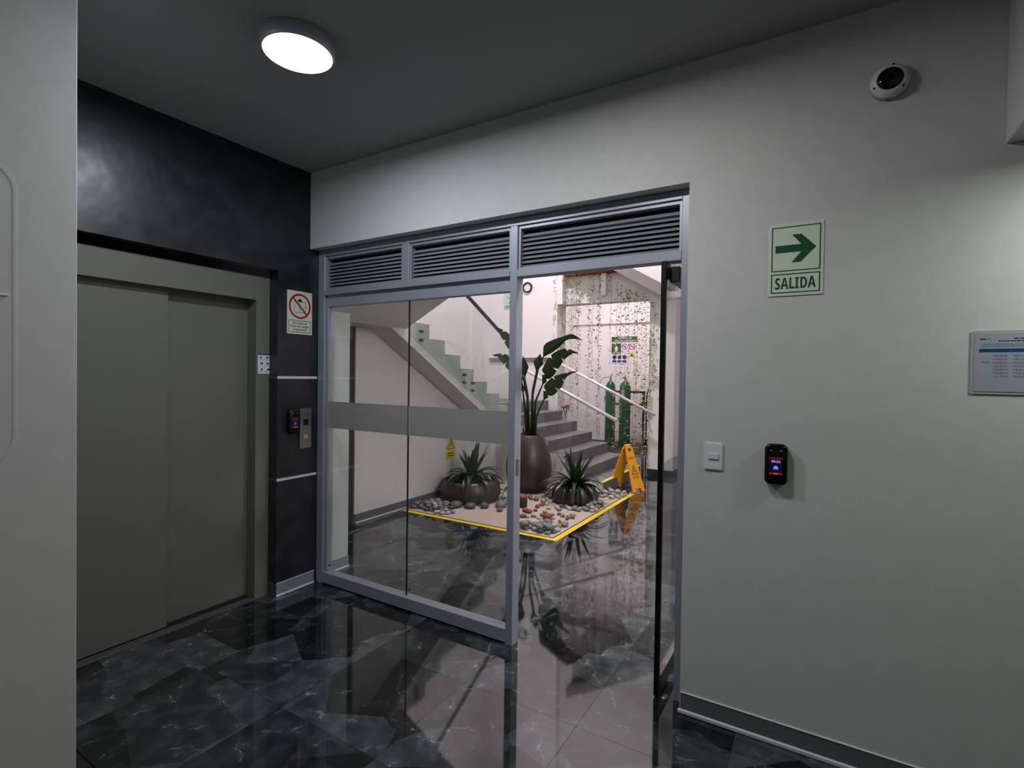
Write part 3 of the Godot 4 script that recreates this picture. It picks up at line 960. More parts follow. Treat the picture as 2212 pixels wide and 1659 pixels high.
# ------------------------------------------------------------------ garden
func build_garden() -> void:
	var t := thing("sand_bed", "rectangular bed of pale sand edged with yellow floor tape", "sand bed", Vector3(0.1, 0, -3.0))
	var st := S()
	bx(st, Vector3(-0.97, 0.0, -1.14), Vector3(0.90, 0.016, 1.06), 0.006)
	var sd := obj("sand", st, M.sand, t)
	sd.set_meta("kind", "stuff")
	box_part("tape", Vector3(-0.97, 0.0, 1.062), Vector3(0.965, 0.0025, 1.116), 0.0008, M.yellow, t)
	box_part("tape", Vector3(0.905, 0.0, -1.2), Vector3(0.965, 0.0025, 1.062), 0.0008, M.yellow, t)
	# planters
	var a := thing("planter", "tall egg-shaped brown planter holding the bird of paradise plant", "planter", Vector3(-0.175, 0.016, -3.565))
	st = S(true)
	lathe(st, [Vector2(0, 0), Vector2(0.20, 0.0), Vector2(0.235, 0.02), Vector2(0.285, 0.14), Vector2(0.308, 0.27), Vector2(0.300, 0.40), Vector2(0.268, 0.54), Vector2(0.218, 0.66), Vector2(0.178, 0.735), Vector2(0.170, 0.742), Vector2(0.158, 0.738), Vector2(0.165, 0.69)], 56)
	obj("shell", st, M.pot, a)
	st = S()
	lathe(st, [Vector2(0.166, 0.69), Vector2(0.09, 0.705), Vector2(0, 0.71)], 32)
	obj("soil", st, M.soil, a)
	var b := thing("planter", "wide low brown bowl planter with a spiky plant beside the white wall", "planter", Vector3(-0.52, 0.016, -2.73))
	st = S(true)
	lathe(st, [Vector2(0, 0), Vector2(0.30, 0.0), Vector2(0.345, 0.02), Vector2(0.368, 0.075), Vector2(0.366, 0.13), Vector2(0.348, 0.20), Vector2(0.325, 0.245), Vector2(0.312, 0.247), Vector2(0.305, 0.235), Vector2(0.31, 0.21)], 56)
	obj("shell", st, M.pot, b)
	st = S()
	lathe(st, [Vector2(0.308, 0.222), Vector2(0.15, 0.238), Vector2(0, 0.242)], 32)
	obj("soil", st, M.soil, b)
	var c := thing("planter", "smaller low brown bowl planter with a spiky plant nearest the stair", "planter", Vector3(0.60, 0.016, -3.34))
	st = S(true)
	lathe(st, [Vector2(0, 0), Vector2(0.23, 0.0), Vector2(0.268, 0.015), Vector2(0.284, 0.06), Vector2(0.270, 0.12), Vector2(0.235, 0.18), Vector2(0.212, 0.198), Vector2(0.200, 0.196), Vector2(0.20, 0.17)], 56)
	obj("shell", st, M.pot, c)
	st = S()
	lathe(st, [Vector2(0.202, 0.17), Vector2(0.1, 0.185), Vector2(0, 0.188)], 32)
	obj("soil", st, M.soil, c)
	# small clay pot with a stone on it
	var p := thing("clay_pot", "tiny dark brown clay pot on the sand before the tall planter", "pot", Vector3(0.205, 0.016, -2.74))
	st = S(true)
	lathe(st, [Vector2(0, 0), Vector2(0.05, 0.0), Vector2(0.058, 0.01), Vector2(0.060, 0.085), Vector2(0.056, 0.10), Vector2(0.05, 0.10), Vector2(0.048, 0.088), Vector2(0, 0.088)], 24)
	obj("body", st, M.clay, p)
	pebbles()

func pebble_mesh(seed_: int, m: Material) -> ArrayMesh:
	var r := RandomNumberGenerator.new()
	r.seed = seed_
	var st := S(true)
	var n := 12
	var rows := 7
	var e := Vector3(r.randf_range(0.85, 1.15), r.randf_range(0.5, 0.72), r.randf_range(0.75, 1.0))
	var ph := r.randf() * TAU
	var skew := r.randf_range(-0.14, 0.14)
	var pt := func(i: int, k: int) -> Vector3:
		var a := PI * i / rows
		var b := TAU * k / n
		var q := 1.0 + 0.07 * sin(2.0 * b + ph) + skew * cos(b)
		return Vector3(sin(a) * cos(b) * q, -cos(a), sin(a) * sin(b) * q) * e
	for i in rows:
		for k in n:
			var a: Vector3 = pt.call(i, k)
			var b: Vector3 = pt.call(i, k + 1)
			var c: Vector3 = pt.call(i + 1, k + 1)
			var d: Vector3 = pt.call(i + 1, k)
			if i > 0:
				tri(st, a, b, c, a + b + c)
			if i < rows - 1:
				tri(st, a, c, d, a + c + d)
	st.generate_normals()
	st.set_material(m)
	return st.commit()

func pebbles() -> void:
	var cols := {"grey": Color(0.46, 0.46, 0.47), "dark grey": Color(0.30, 0.31, 0.33), "pale": Color(0.72, 0.69, 0.67), "brown": Color(0.50, 0.34, 0.25), "rust": Color(0.52, 0.27, 0.12)}
	var mesh := {}
	for c in cols:
		mesh[c] = []
		for k in 5:
			var m := mat(cols[c], 0.55)
			if k == 0:
				m.albedo_texture = noise_tex(0.06, 40 + k, Color(0.8, 0.8, 0.8), Color(1, 1, 1), 4, 128)
				tripl(m, 6.0)
				mesh[c + "m"] = m
			mesh[c].append(pebble_mesh(k * 13 + c.length(), mesh[c + "m"]))
	# [x0, z0, x1, z1, how many, smallest, largest, layers, colours, place]
	var heaps := [
		[-0.85, -2.32, -0.40, -1.97, 62, 0.026, 0.040, 2, ["grey", "grey", "dark grey", "grey", "pale"], "heaped at the front left sand corner"],
		[-0.86, -2.62, -0.70, -2.30, 10, 0.028, 0.040, 1, ["grey", "dark grey"], "heaped at the front left sand corner"],
		[-0.42, -2.12, -0.28, -1.97, 8, 0.022, 0.034, 1, ["grey", "pale"], "heaped at the front left sand corner"],
		[-0.26, -3.05, -0.08, -2.72, 16, 0.026, 0.038, 2, ["pale", "pale", "grey"], "between the wide bowl and tall planter"],
		[-0.30, -3.35, -0.50, -3.15, 9, 0.024, 0.034, 1, ["pale", "grey"], "between the wide bowl and tall planter"],
		[0.60, -2.12, 0.96, -1.97, 26, 0.026, 0.046, 2, ["grey", "dark grey", "pale", "grey", "grey"], "piled at the front sand corner"],
		[0.72, -2.35, 0.96, -2.12, 12, 0.028, 0.052, 1, ["grey", "pale", "grey"], "piled at the front sand corner"],
		[0.42, -2.75, 0.96, -2.36, 16, 0.022, 0.034, 1, ["pale", "grey", "brown", "grey", "brown"], "scattered before the smaller bowl"],
		[0.30, -3.02, 0.70, -2.80, 12, 0.024, 0.034, 1, ["pale", "pale", "grey", "brown"], "scattered before the smaller bowl"],
		[0.02, -3.24, 0.32, -3.06, 14, 0.024, 0.038, 1, ["brown", "pale", "grey", "pale"], "at the foot of the tall planter"],
		[0.14, -3.55, 0.30, -3.24, 9, 0.026, 0.038, 1, ["brown", "pale"], "at the foot of the tall planter"],
		[0.86, -3.32, 0.99, -2.95, 20, 0.028, 0.044, 2, ["grey", "pale", "grey"], "heaped right of the smaller bowl"],
		[0.70, -3.06, 0.90, -2.92, 6, 0.026, 0.036, 1, ["pale", "grey"], "heaped right of the smaller bowl"],
		[0.62, -4.10, 0.99, -3.70, 40, 0.028, 0.042, 2, ["pale", "grey", "pale"], "heaped beside the wet floor stand"],
	]
	for h in heaps:
		var put := []
		for k in h[4]:
			var r := rng.randf_range(h[5], h[6])
			var x := 0.0
			var z := 0.0
			var lift := 0.0
			var layer := 1 if h[7] == 2 and k > h[4] * 0.68 else 0
			for tr in 60:
				x = rng.randf_range(h[0], h[2])
				z = rng.randf_range(h[1], h[3])
				if layer == 1:
					x = lerpf(x, (h[0] + h[2]) * 0.5, 0.25)
					z = lerpf(z, (h[1] + h[3]) * 0.5, 0.25)
				var ok := Vector2(x + 0.175, z + 3.565).length() > 0.27 + r and Vector2(x + 0.52, z + 2.73).length() > 0.37 + r and Vector2(x - 0.6, z + 3.34).length() > 0.285 + r and Vector2(x - 0.205, z + 2.74).length() > 0.06 + r
				for q in put:
					if q[3] == layer and Vector2(x - q[0], z - q[1]).length() < (r + q[2]) * 0.86:
						ok = false
				if ok or tr == 59:
					if not ok:
						r = 0.0
					break
			if r == 0.0:
				continue
			lift = layer * 0.034
			put.append([x, z, r, layer])
			place_pebble(mesh, h[8][rng.randi() % h[8].size()], Vector3(x, 0.016 + lift + r * 0.52, z), r, ("atop the pile " if layer == 1 else "") + h[9])
	# the large flat stones in front of the wide bowl
	var i := 0
	for q in [[-0.42, -2.30, 0.072], [-0.26, -2.36, 0.068], [-0.13, -2.46, 0.062], [0.0, -2.60, 0.072]]:
		var o := place_pebble(mesh, "dark grey" if i < 3 else "grey", Vector3(q[0], 0.016 + q[2] * 0.45, q[1]), q[2], ["", "", "", ""][i])
		o.set_meta("label", ["leftmost large flat grey stone before the wide bowl planter", "second large flat grey stone from the left before the wide bowl planter", "third large flat grey stone from the left before the wide bowl planter", "largest smooth grey stone at the right end of the row before the wide bowl"][i])
		o.set_meta("group", "large flat stones before the wide bowl planter")
		i += 1
	var big := place_pebble(mesh, "rust", Vector3(0.68, 0.05, -2.44), 0.058, "")
	big.set_meta("label", "large rust-brown pebble standing out on the sand near the yellow tape")
	big.remove_meta("group")
	big = place_pebble(mesh, "rust", Vector3(0.205, 0.134, -2.74), 0.052, "")
	big.set_meta("label", "orange-brown stone lying on top of the tiny clay pot")
	big.remove_meta("group")
	for q in [[0.335, -2.58, "brown"], [0.40, -2.55, "rust"], [0.44, -2.36, "brown"], [0.10, -2.42, "brown"], [0.66, -2.08, "rust"], [-0.55, -2.26, "brown"]]:
		var o := place_pebble(mesh, q[2], Vector3(q[0], 0.038, q[1]), 0.040, "")
		o.set_meta("label", q[2] + " pebble lying alone on the open sand between the heaps")
		o.set_meta("group", q[2] + " pebbles on the open sand")

func place_pebble(mesh: Dictionary, c: String, at: Vector3, r: float, place: String) -> MeshInstance3D:
	var o := MeshInstance3D.new()
	o.mesh = mesh[c][rng.randi() % 5]
	o.name = numbered("pebble")
	add_child(o)
	o.transform = Transform3D(Basis(Vector3.UP, rng.randf() * TAU) * Basis(Vector3.RIGHT, rng.randf_range(-0.25, 0.25)) * Basis.from_scale(Vector3.ONE * r), at)
	var size_: String = "small" if r < 0.029 else ("medium" if r < 0.036 else "large")
	tag(o, "%s smooth %s pebble %s" % [size_, c, place], "pebble", "%s %s pebbles %s" % [size_, c, place])
	return o

# blade along a curve: half widths w, folded along the midrib, seam of splits as notches
func blade(st: SurfaceTool, pts: Array, w: Array, side: Vector3, fold: float, tears := 0) -> void:
	var n := pts.size()
	var c := Curve3D.new()
	for i in n:
		var d: Vector3 = (pts[mini(i + 1, n - 1)] - pts[maxi(i - 1, 0)]) / 6.0
		c.add_point(pts[i], -d, d)
	c.bake_interval = 0.01
	var L := c.get_baked_length()
	var K := 36 if tears else 16
	var mid := []
	var lf := []
	var rt := []
	var nm := Vector3.UP
	for i in K + 1:
		var s := float(i) / K
		var p := c.sample_baked(L * s)
		var d := (c.sample_baked(minf(L * s + 0.01, L)) - c.sample_baked(maxf(L * s - 0.01, 0.0))).normalized()
		var x := (side - d * side.dot(d)).normalized()
		nm = x.cross(d).normalized()
		var f := s * (w.size() - 1)
		var k := mini(int(f), w.size() - 2)
		var ww := lerpf(w[k], w[k + 1], f - k)
		mid.append(p)
		var wl := ww * (0.3 if tears and i % 9 == 5 else 1.0)
		var wr := ww * (0.35 if tears and i % 11 == 7 else 1.0)
		lf.append(p - x * wl + nm * wl * fold)
		rt.append(p + x * wr + nm * wr * fold)
	for i in K:
		quad(st, mid[i], mid[i + 1], lf[i + 1], lf[i], nm)
		quad(st, mid[i], mid[i + 1], rt[i + 1], rt[i], nm)

func build_plants() -> void:
	var lm := mat(Color(0.10, 0.20, 0.055), 0.42)
	lm.backlight_enabled = true
	lm.backlight = Color(0.05, 0.10, 0.01)
	var lm2 := mat(Color(0.13, 0.23, 0.06), 0.45)
	lm2.backlight_enabled = true
	lm2.backlight = Color(0.06, 0.11, 0.015)
	var stem := mat(Color(0.16, 0.20, 0.08), 0.5)
	var t := thing("bird_of_paradise", "bird of paradise plant with long torn leaves in the tall planter", "plant", Vector3(-0.19, 0.72, -3.6))
	var o := Vector3(-0.19, 0.72, -3.6)
	var leaves := [
		[[[0.022, 1.776, -3.55], [0.12, 1.885, -3.5], [0.22, 1.940, -3.5], [0.383, 2.010, -3.45], [0.50, 2.022, -3.42], [0.636, 1.975, -3.4]], [0.0, 0.075, 0.062, 0.030, 0.034, 0.0], [[-0.145, 0.70, -3.58], [-0.142, 1.29, -3.58], [-0.06, 1.623, -3.57]], 0],
		[[[-0.101, 1.59, -3.6], [-0.078, 1.69, -3.6], [-0.043, 1.83, -3.6]], [0.0, 0.07, 0.0], [[-0.16, 0.70, -3.6], [-0.150, 1.345, -3.6]], 0],
		[[[0.042, 1.411, -3.5], [0.155, 1.60, -3.45], [0.296, 1.752, -3.4], [0.442, 1.828, -3.38], [0.606, 1.82, -3.35]], [0.0, 0.085, 0.092, 0.058, 0.0], [[-0.12, 0.70, -3.57], [-0.078, 1.203, -3.55]], 1],
		[[[0.09, 1.219, -3.45], [0.186, 1.345, -3.4], [0.314, 1.45, -3.35], [0.462, 1.545, -3.3], [0.635, 1.603, -3.28]], [0.0, 0.09, 0.085, 0.025, 0.0], [[-0.083, 0.70, -3.56], [-0.05, 1.0, -3.52]], 1],
		[[[-0.245, 1.50, -3.55], [-0.242, 1.66, -3.53], [-0.252, 1.80, -3.5]], [0.0, 0.055, 0.0], [[-0.185, 0.70, -3.58], [-0.206, 1.288, -3.56]], 0],
		[[[-0.253, 1.42, -3.5], [-0.273, 1.575, -3.4], [-0.317, 1.69, -3.28], [-0.384, 1.775, -3.18], [-0.457, 1.795, -3.08]], [0.0, 0.06, 0.075, 0.058, 0.0], [[-0.21, 0.70, -3.57], [-0.245, 1.119, -3.55]], 1],
		[[[-0.283, 1.68, -3.5], [-0.316, 1.86, -3.4], [-0.373, 2.009, -3.3], [-0.415, 2.095, -3.22], [-0.46, 2.161, -3.14]], [0.0, 0.05, 0.066, 0.05, 0.0], [[-0.197, 0.70, -3.6], [-0.231, 1.231, -3.6]], 1],
		[[[-0.30, 1.28, -3.6], [-0.290, 1.375, -3.58], [-0.31, 1.44, -3.56]], [0.0, 0.03, 0.0], [[-0.20, 0.70, -3.6], [-0.25, 1.05, -3.6]], 0],
	]
	var i := 0
	for l in leaves:
		var pts := []
		for p in l[0]:
			pts.append(Vector3(p[0], p[1], p[2]) - o)
		var st := S()
		blade(st, pts, l[1], Vector3(-0.44, 0.6, 0.24) if i in [0, 2, 3] else (Vector3(0.44, 0.55, -0.24) if i in [5, 6] else Vector3(0.9, 0, -0.45)), 0.22, l[3])
		var lf := obj("leaf", st, lm if i % 2 == 0 else lm2, t)
		var sp := PackedVector3Array()
		for p in l[2]:
			sp.append(Vector3(p[0], p[1], p[2]) - o)
		sp.append(pts[0])
		var rad := []
		for k in sp.size():
			rad.append(lerpf(0.021, 0.009, float(k) / (sp.size() - 1)))
		for k in range(1, pts.size()):
			sp.append(pts[k] - Vector3(0, 0.004, 0))
			rad.append(lerpf(0.007, 0.002, float(k) / pts.size()))
		st = S(true)
		tube(st, sp, rad, 8)
		obj("leaf_stalk", st, stem, lf)
		i += 1
	var sh := S()
	blade(sh, [Vector3(-0.02, -0.01, 0.05), Vector3(-0.05, 0.08, 0.07), Vector3(-0.045, 0.16, 0.08)], [0.03, 0.024, 0.0], Vector3(1, 0, 0.2), 0.3)
	obj("dry_sheath", sh, mat(Color(0.45, 0.26, 0.10), 0.7), t)
	sh = S()
	blade(sh, [Vector3(0.09, -0.01, 0.03), Vector3(0.12, 0.06, 0.04), Vector3(0.14, 0.10, 0.05)], [0.02, 0.014, 0.0], Vector3(1, 0, 0.2), 0.3)
	obj("dry_sheath", sh, mat(Color(0.30, 0.18, 0.10), 0.7), t)
	agave(Vector3(-0.49, 0.245, -2.70), 46, 0.50, 0.036, 7, "dark green spiky rosette plant in the wide low bowl planter")
	agave(Vector3(0.60, 0.18, -3.34), 48, 0.565, 0.028, 12, "dark green spiky rosette plant in the smaller bowl planter")

func agave(at: Vector3, n: int, len: float, w: float, seed_: int, label: String) -> void:
	var r := RandomNumberGenerator.new()
	r.seed = seed_
	var t := thing("spiky_plant", label, "plant", at)
	var ms := []
	for k in 3:
		var m := mat(Color(0.055 + 0.03 * k, 0.13 + 0.035 * k, 0.045 + 0.01 * k), 0.4)
		m.backlight_enabled = true
		m.backlight = Color(0.02, 0.05, 0.01)
		ms.append(m)
	for k in n:
		var f := float(k) / n
		var az := k * 2.39996 + r.randf_range(-0.2, 0.2)
		var el := lerpf(1.48, 0.22, pow(f, 0.75)) + r.randf_range(-0.1, 0.1)
		var L := len * lerpf(1.0, 0.80, f) * r.randf_range(0.88, 1.08)
		var out := Vector3(cos(az), 0, sin(az))
		if out.x < -0.3 and at.x < 0.0:
			L *= 0.86
		var p := []
		var q := Vector3(0, 0.0, 0) + out * 0.012
		var e := el
		for s in 6:
			p.append(q)
			q += (out * cos(e) + Vector3.UP * sin(e)) * L / 5.0
			e -= (0.05 if f < 0.25 else 0.27) * (1.0 + 0.7 * f)
		var st := S()
		blade(st, p, [w * 0.75, w, w * 1.05, w * 0.85, w * 0.5, 0.0], Vector3(-sin(az), 0, cos(az)), 0.35)
		obj("leaf", st, ms[0 if f > 0.55 else (1 if k % 2 else 2)], t)

# ------------------------------------------------------------------ back of the stairwell
func build_back_room() -> void:
	# wet floor stand
	var t := thing("wet_floor_sign", "open yellow caution floor stand beside the first stair", "floor sign", Vector3(0.885, 0, -4.42))
	var ax := Vector3(0.36, 0, -0.93).normalized()   # along the panels' width
	var sp := Vector3(0.97, 0, 0.24).normalized()
	for s: float in [1.0, -1.0]:
		var top := Vector3(0, 0.60, 0) + sp * 0.012 * s
		var foot := sp * 0.19 * s
		var up := (top - foot).normalized()
		var nrm := ax.cross(up).normalized()
		var Hh := (top - foot).length()
		var xf := Transform3D(Basis(ax, up, nrm), foot)
		var st := S()
		prism(st, PackedVector2Array([Vector2(-0.125, 0), Vector2(-0.058, 0), Vector2(-0.046, 0.045), Vector2(0.046, 0.045), Vector2(0.058, 0), Vector2(0.125, 0), Vector2(0.072, Hh - 0.05), Vector2(0.055, Hh - 0.012), Vector2(0.025, Hh), Vector2(-0.025, Hh), Vector2(-0.055, Hh - 0.012), Vector2(-0.072, Hh - 0.05)]), -0.007, 0.007, xf)
		var pn := obj("panel", st, M.wet, t)
		if s > 0:
			var face := 1.0 if nrm.x > 0 else -1.0
			st = S()
			var tr := [Vector2(0.0, 0.36), Vector2(0.068, 0.235), Vector2(-0.068, 0.235)]
			var tr2 := [Vector2(0.0, 0.338), Vector2(0.052, 0.244), Vector2(-0.052, 0.244)]
			ring(st, PackedVector2Array(tr), PackedVector2Array(tr2), 0.007 * face, 0.0082 * face, xf)
			bx(st, Vector3(-0.006, 0.262, minf(0.007 * face, 0.0082 * face)), Vector3(0.006, 0.305, maxf(0.007 * face, 0.0082 * face)), 0.0, xf)
			obj("warning_triangle", st, M.ink, pn).set_meta("kind", "stuff")
			for k in 4:
				st = S()
				var y: float = [0.44, 0.46, 0.20, 0.18][k]
				bx(st, Vector3(-0.06, y, minf(0.007 * face, 0.0078 * face)), Vector3(0.06, y + 0.008, maxf(0.007 * face, 0.0078 * face)), 0.0, xf)
				obj("printed_line", st, mat(Color(0.62, 0.30, 0.04), 0.5), pn)
		st = S()
		bx(st, Vector3(-0.028, Hh - 0.075, -0.009), Vector3(0.028, Hh - 0.035, 0.009), 0.003, xf)
		obj("grip_slot", st, mat(Color(0.28, 0.17, 0.02), 0.6), pn)
	var hg := S(true)
	tube(hg, PackedVector3Array([Vector3(0, 0.602, 0) - ax * 0.05, Vector3(0, 0.602, 0) + ax * 0.05]), 0.019, 12)
	obj("hinge", hg, M.wet, t)
	# caution sign on the white wall
	var s := thing("hazard_sign", "small yellow triangle hazard sign on the white wall behind the wide bowl", "sign", Vector3(-0.9, 0.60, -2.81), PI / 2)
	box_part("board", Vector3(-0.1, -0.145, 0), Vector3(0.1, 0.145, 0.003), 0.001, mat(Color(0.80, 0.80, 0.76), 0.4), s)
	var st := S()
	prism(st, PackedVector2Array([Vector2(0, 0.138), Vector2(0.088, -0.02), Vector2(-0.088, -0.02)]), 0.003, 0.0036)
	obj("triangle", st, M.yellow, s)
	st = S()
	ring(st, PackedVector2Array([Vector2(0, 0.125), Vector2(0.078, -0.014), Vector2(-0.078, -0.014)]), PackedVector2Array([Vector2(0, 0.105), Vector2(0.064, -0.007), Vector2(-0.064, -0.007)]), 0.0036, 0.0042)
	obj("triangle_border", st, M.ink, s)
	st = S()
	prism(st, PackedVector2Array([Vector2(0.006, 0.075), Vector2(0.018, 0.072), Vector2(0.004, 0.045), Vector2(0.016, 0.047), Vector2(-0.006, 0.005), Vector2(0.0, 0.034), Vector2(-0.012, 0.032)]), 0.0036, 0.0042)
	obj("bolt", st, M.ink, s)
	box_part("text_plate", Vector3(-0.088, -0.135, 0.003), Vector3(0.088, -0.035, 0.0036), 0.0, M.yellow, s)
	for k in 2:
		box_part("printed_line", Vector3(-0.06, -0.075 - k * 0.03, 0.0036), Vector3(0.06, -0.063 - k * 0.03, 0.004), 0.0, M.ink, s)
	# round wall clock and second exit sign on the landing wall
	s = thing("wall_clock", "round white wall disc with a thick black rim high above the landing", "clock", Vector3(-1.38, 3.11, -5.6))
	st = S()
	ring(st, disc(0.094, 40), disc(0.070, 40), 0.0, 0.03)
	obj("rim", st, M.black, s)
	st = S()
	prism(st, disc(0.071, 40), 0.0, 0.014)
	obj("face", st, M.plastic, s)
	s = thing("exit_sign", "faint pale green exit sign on the landing wall beside the mullion", "sign", Vector3(-1.77, 2.90, -5.6))
	box_part("board", Vector3(-0.11, -0.16, 0), Vector3(0.11, 0.16, 0.004), 0.001, mat(Color(0.78, 0.86, 0.78), 0.5), s)
	st = S()
	var pg := mat(Color(0.45, 0.68, 0.55), 0.5)
	bx(st, Vector3(-0.075, 0.03, 0.004), Vector3(0.075, 0.05, 0.0046), 0.0, Transform3D(Basis(Vector3(0, 0, 1), deg_to_rad(-45)), Vector3(-0.01, 0.0, 0)))
	obj("arrow_shaft", st, pg, s)
	st = S()
	prism(st, PackedVector2Array([Vector2(0.07, -0.055), Vector2(0.07, 0.05), Vector2(-0.03, -0.055)]), 0.004, 0.0046)
	obj("arrow_head", st, pg, s)
	box_part("text_plate", Vector3(-0.085, -0.14, 0.004), Vector3(0.085, -0.085, 0.0046), 0.0, pg, s)
	# flower vase on the fifth step
	s = thing("flower_vase", "slim glass vase with a small bunch of red flowers on the stair", "vase", Vector3(-0.52, 0.80, -5.42))
	st = S(true)
	lathe(st, [Vector2(0, 0), Vector2(0.03, 0), Vector2(0.032, 0.01), Vector2(0.028, 0.10), Vector2(0.035, 0.17)], 20)
	obj("vase", st, glass(Color(0.7, 0.75, 0.72), 0.25), s)
	for k in 7:
		var a := k * 2.4
		st = S(true)
		var tip := Vector3(cos(a) * 0.045, 0.21 + 0.012 * (k % 3), sin(a) * 0.045)
		tube(st, PackedVector3Array([Vector3(0, 0.01, 0), Vector3(cos(a) * 0.012, 0.11, sin(a) * 0.012), tip]), 0.0045, 6)
		var fs := obj("flower_stem", st, mat(Color(0.12, 0.17, 0.07), 0.6), s)
		st = S(true)
		lathe(st, [Vector2(0, -0.012), Vector2(0.022, 0.0), Vector2(0.026, 0.016), Vector2(0.016, 0.028), Vector2(0, 0.03)], 10, Transform3D(Basis(), tip))
		obj("blossom", st, mat([Color(0.55, 0.16, 0.13), Color(0.65, 0.30, 0.22), Color(0.30, 0.25, 0.12)][k % 3], 0.7), fs)
	# white trunking on the beam
	s = thing("cable_trunking", "vertical white cable trunking hanging down the cross beam", "trunking", Vector3(0.005, 3.38, -5.76))
	box_part("duct", Vector3(-0.045, -0.48, 0.0), Vector3(0.045, 0.55, 0.07), 0.004, M.white, s)
	box_part("end_cap", Vector3(-0.047, -0.49, -0.0), Vector3(0.047, -0.475, 0.072), 0.002, M.plastic, s)
	s = thing("smoke_detector", "small white dome beside the cable trunking on the cross beam", "detector", Vector3(0.125, 3.42, -5.76))
	st = S(true)
	lathe(st, [Vector2(0.045, 0), Vector2(0.045, 0.02), Vector2(0.03, 0.045), Vector2(0, 0.052)], 24, Transform3D(Basis(Vector3.RIGHT, PI / 2), Vector3.ZERO))
	obj("dome", st, M.plastic, s)
	# dark mat
	s = thing("floor_mat", "black floor covering with a pale edge strip under the oxygen cylinders", "mat", Vector3(-0.6, 0, -8.4))
	box_part("rubber_sheet", Vector3(-1.55, 0.0, -1.0), Vector3(1.4, 0.012, 0.97), 0.003, mat(Color(0.055, 0.052, 0.055), 0.6), s)
	box_part("edge_strip", Vector3(-1.55, 0.0, 0.972), Vector3(1.4, 0.014, 1.0), 0.003, mat(Color(0.55, 0.53, 0.50), 0.5), s)
	# cylinders
	cylinder(Vector3(-0.95, 0.012, -8.7), 0.112, true, "green oxygen cylinder with a blue tag and flowmeter, left of the pair")
	cylinder(Vector3(-0.60, 0.012, -8.68), 0.122, false, "green oxygen cylinder without a flowmeter, right of the pair")
	s = thing("cylinder_rack", "black wall rack with two bars holding the oxygen cylinders", "rack", Vector3(-0.65, 0, -8.9))
	for y in [1.21, 0.93]:
		box_part("bar", Vector3(-0.47, y - 0.022, -0.02), Vector3(0.42, y + 0.022, 0.02), 0.004, M.black_matt, s)
	for x in [-0.47, 0.40]:
		box_part("post", Vector3(x - 0.025, 0.012, -0.03), Vector3(x + 0.025, 1.235, 0.01), 0.004, M.black_matt, s)
	box_part("valve_box", Vector3(0.36, 0.86, 0.0), Vector3(0.49, 1.0, 0.06), 0.006, mat(Color(0.12, 0.05, 0.04), 0.5), s)
	# hand truck
	s = thing("hand_truck", "black tubular hand truck half hidden behind the white column", "hand truck", Vector3(0.06, 0.012, -8.6))
	for x in [-0.155, 0.155]:
		st = S(true)
		tube(st, PackedVector3Array([Vector3(x, 0.0, 0), Vector3(x, 1.05, 0), Vector3(x * 0.92, 1.20, 0), Vector3(x * 0.62, 1.28, 0), Vector3(x * 0.25, 1.31, 0)]), 0.016, 10)
		obj("side_tube", st, M.black_matt, s)
	for y in [0.18, 0.60, 1.0]:
		box_part("cross_bar", Vector3(-0.15, y - 0.02, -0.015), Vector3(0.15, y + 0.02, 0.015), 0.004, M.black_matt, s)
	box_part("toe_plate", Vector3(-0.19, 0.0, 0.0), Vector3(0.19, 0.008, 0.2), 0.002, M.black_matt, s)
	for x in [-0.19, 0.19]:
		st = S(true)
		lathe(st, [Vector2(0, -0.02), Vector2(0.08, -0.02), Vector2(0.085, 0.0), Vector2(0.08, 0.02), Vector2(0, 0.02)], 20, Transform3D(Basis(Vector3(0, 0, 1), PI / 2), Vector3(x, 0.087, -0.07)))
		obj("wheel", st, M.black, s)
	# safety board on the far wall
	s = thing("safety_board", "white safety board with a green heading above the oxygen cylinders", "sign", Vector3(-0.91, 2.192, -9.46))
	box_part("board", Vector3(-0.325, -0.33, 0), Vector3(0.325, 0.33, 0.006), 0.002, M.paper, s)
	box_part("heading", Vector3(-0.31, 0.185, 0.006), Vector3(0.31, 0.315, 0.008), 0.0, M.sign_green, s)
	var wt := mat(Color(0.92, 0.92, 0.92), 0.5)
	lettering("CENTRAL DE", Vector3(0.02, 0.279, 0.0084), 0.33, 0.040, wt, s)
	lettering("OXÍGENO MEDICINAL", Vector3(0.02, 0.220, 0.0084), 0.50, 0.044, wt, s)
	box_part("oxygen_panel", Vector3(-0.305, -0.10, 0.006), Vector3(-0.075, 0.155, 0.008), 0.0, M.sign_green, s)
	st = S()
	prism(st, PackedVector2Array([Vector2(-0.19, 0.12), Vector2(-0.152, 0.04), Vector2(-0.145, 0.0), Vector2(-0.165, -0.035), Vector2(-0.215, -0.035), Vector2(-0.235, 0.0), Vector2(-0.228, 0.04)]), 0.008, 0.009)
	obj("drop_symbol", st, wt, s)
	lettering("OXÍGENO", Vector3(-0.19, -0.055, 0.0084), 0.16, 0.020, wt, s)
	lettering("MEDICINAL", Vector3(-0.19, -0.082, 0.0084), 0.18, 0.020, wt, s)
	for x in [0.015, 0.195]:
		st = S()
		ring(st, disc(0.072, 32), disc(0.058, 32), 0.006, 0.008, Transform3D(Basis(), Vector3(x, 0.075, 0)))
		obj("red_ring", st, M.sign_red, s)
		st = S()
		bx(st, Vector3(-0.06, -0.006, 0.008), Vector3(0.06, 0.006, 0.009), 0.0, Transform3D(Basis(Vector3(0, 0, 1), deg_to_rad(-45)), Vector3(x, 0.075, 0)))
		obj("red_bar", st, M.sign_red, s)
		box_part("symbol", Vector3(x - 0.035, 0.066, 0.006), Vector3(x + 0.03, 0.082, 0.0075), 0.0, M.ink, s)
	st = S()
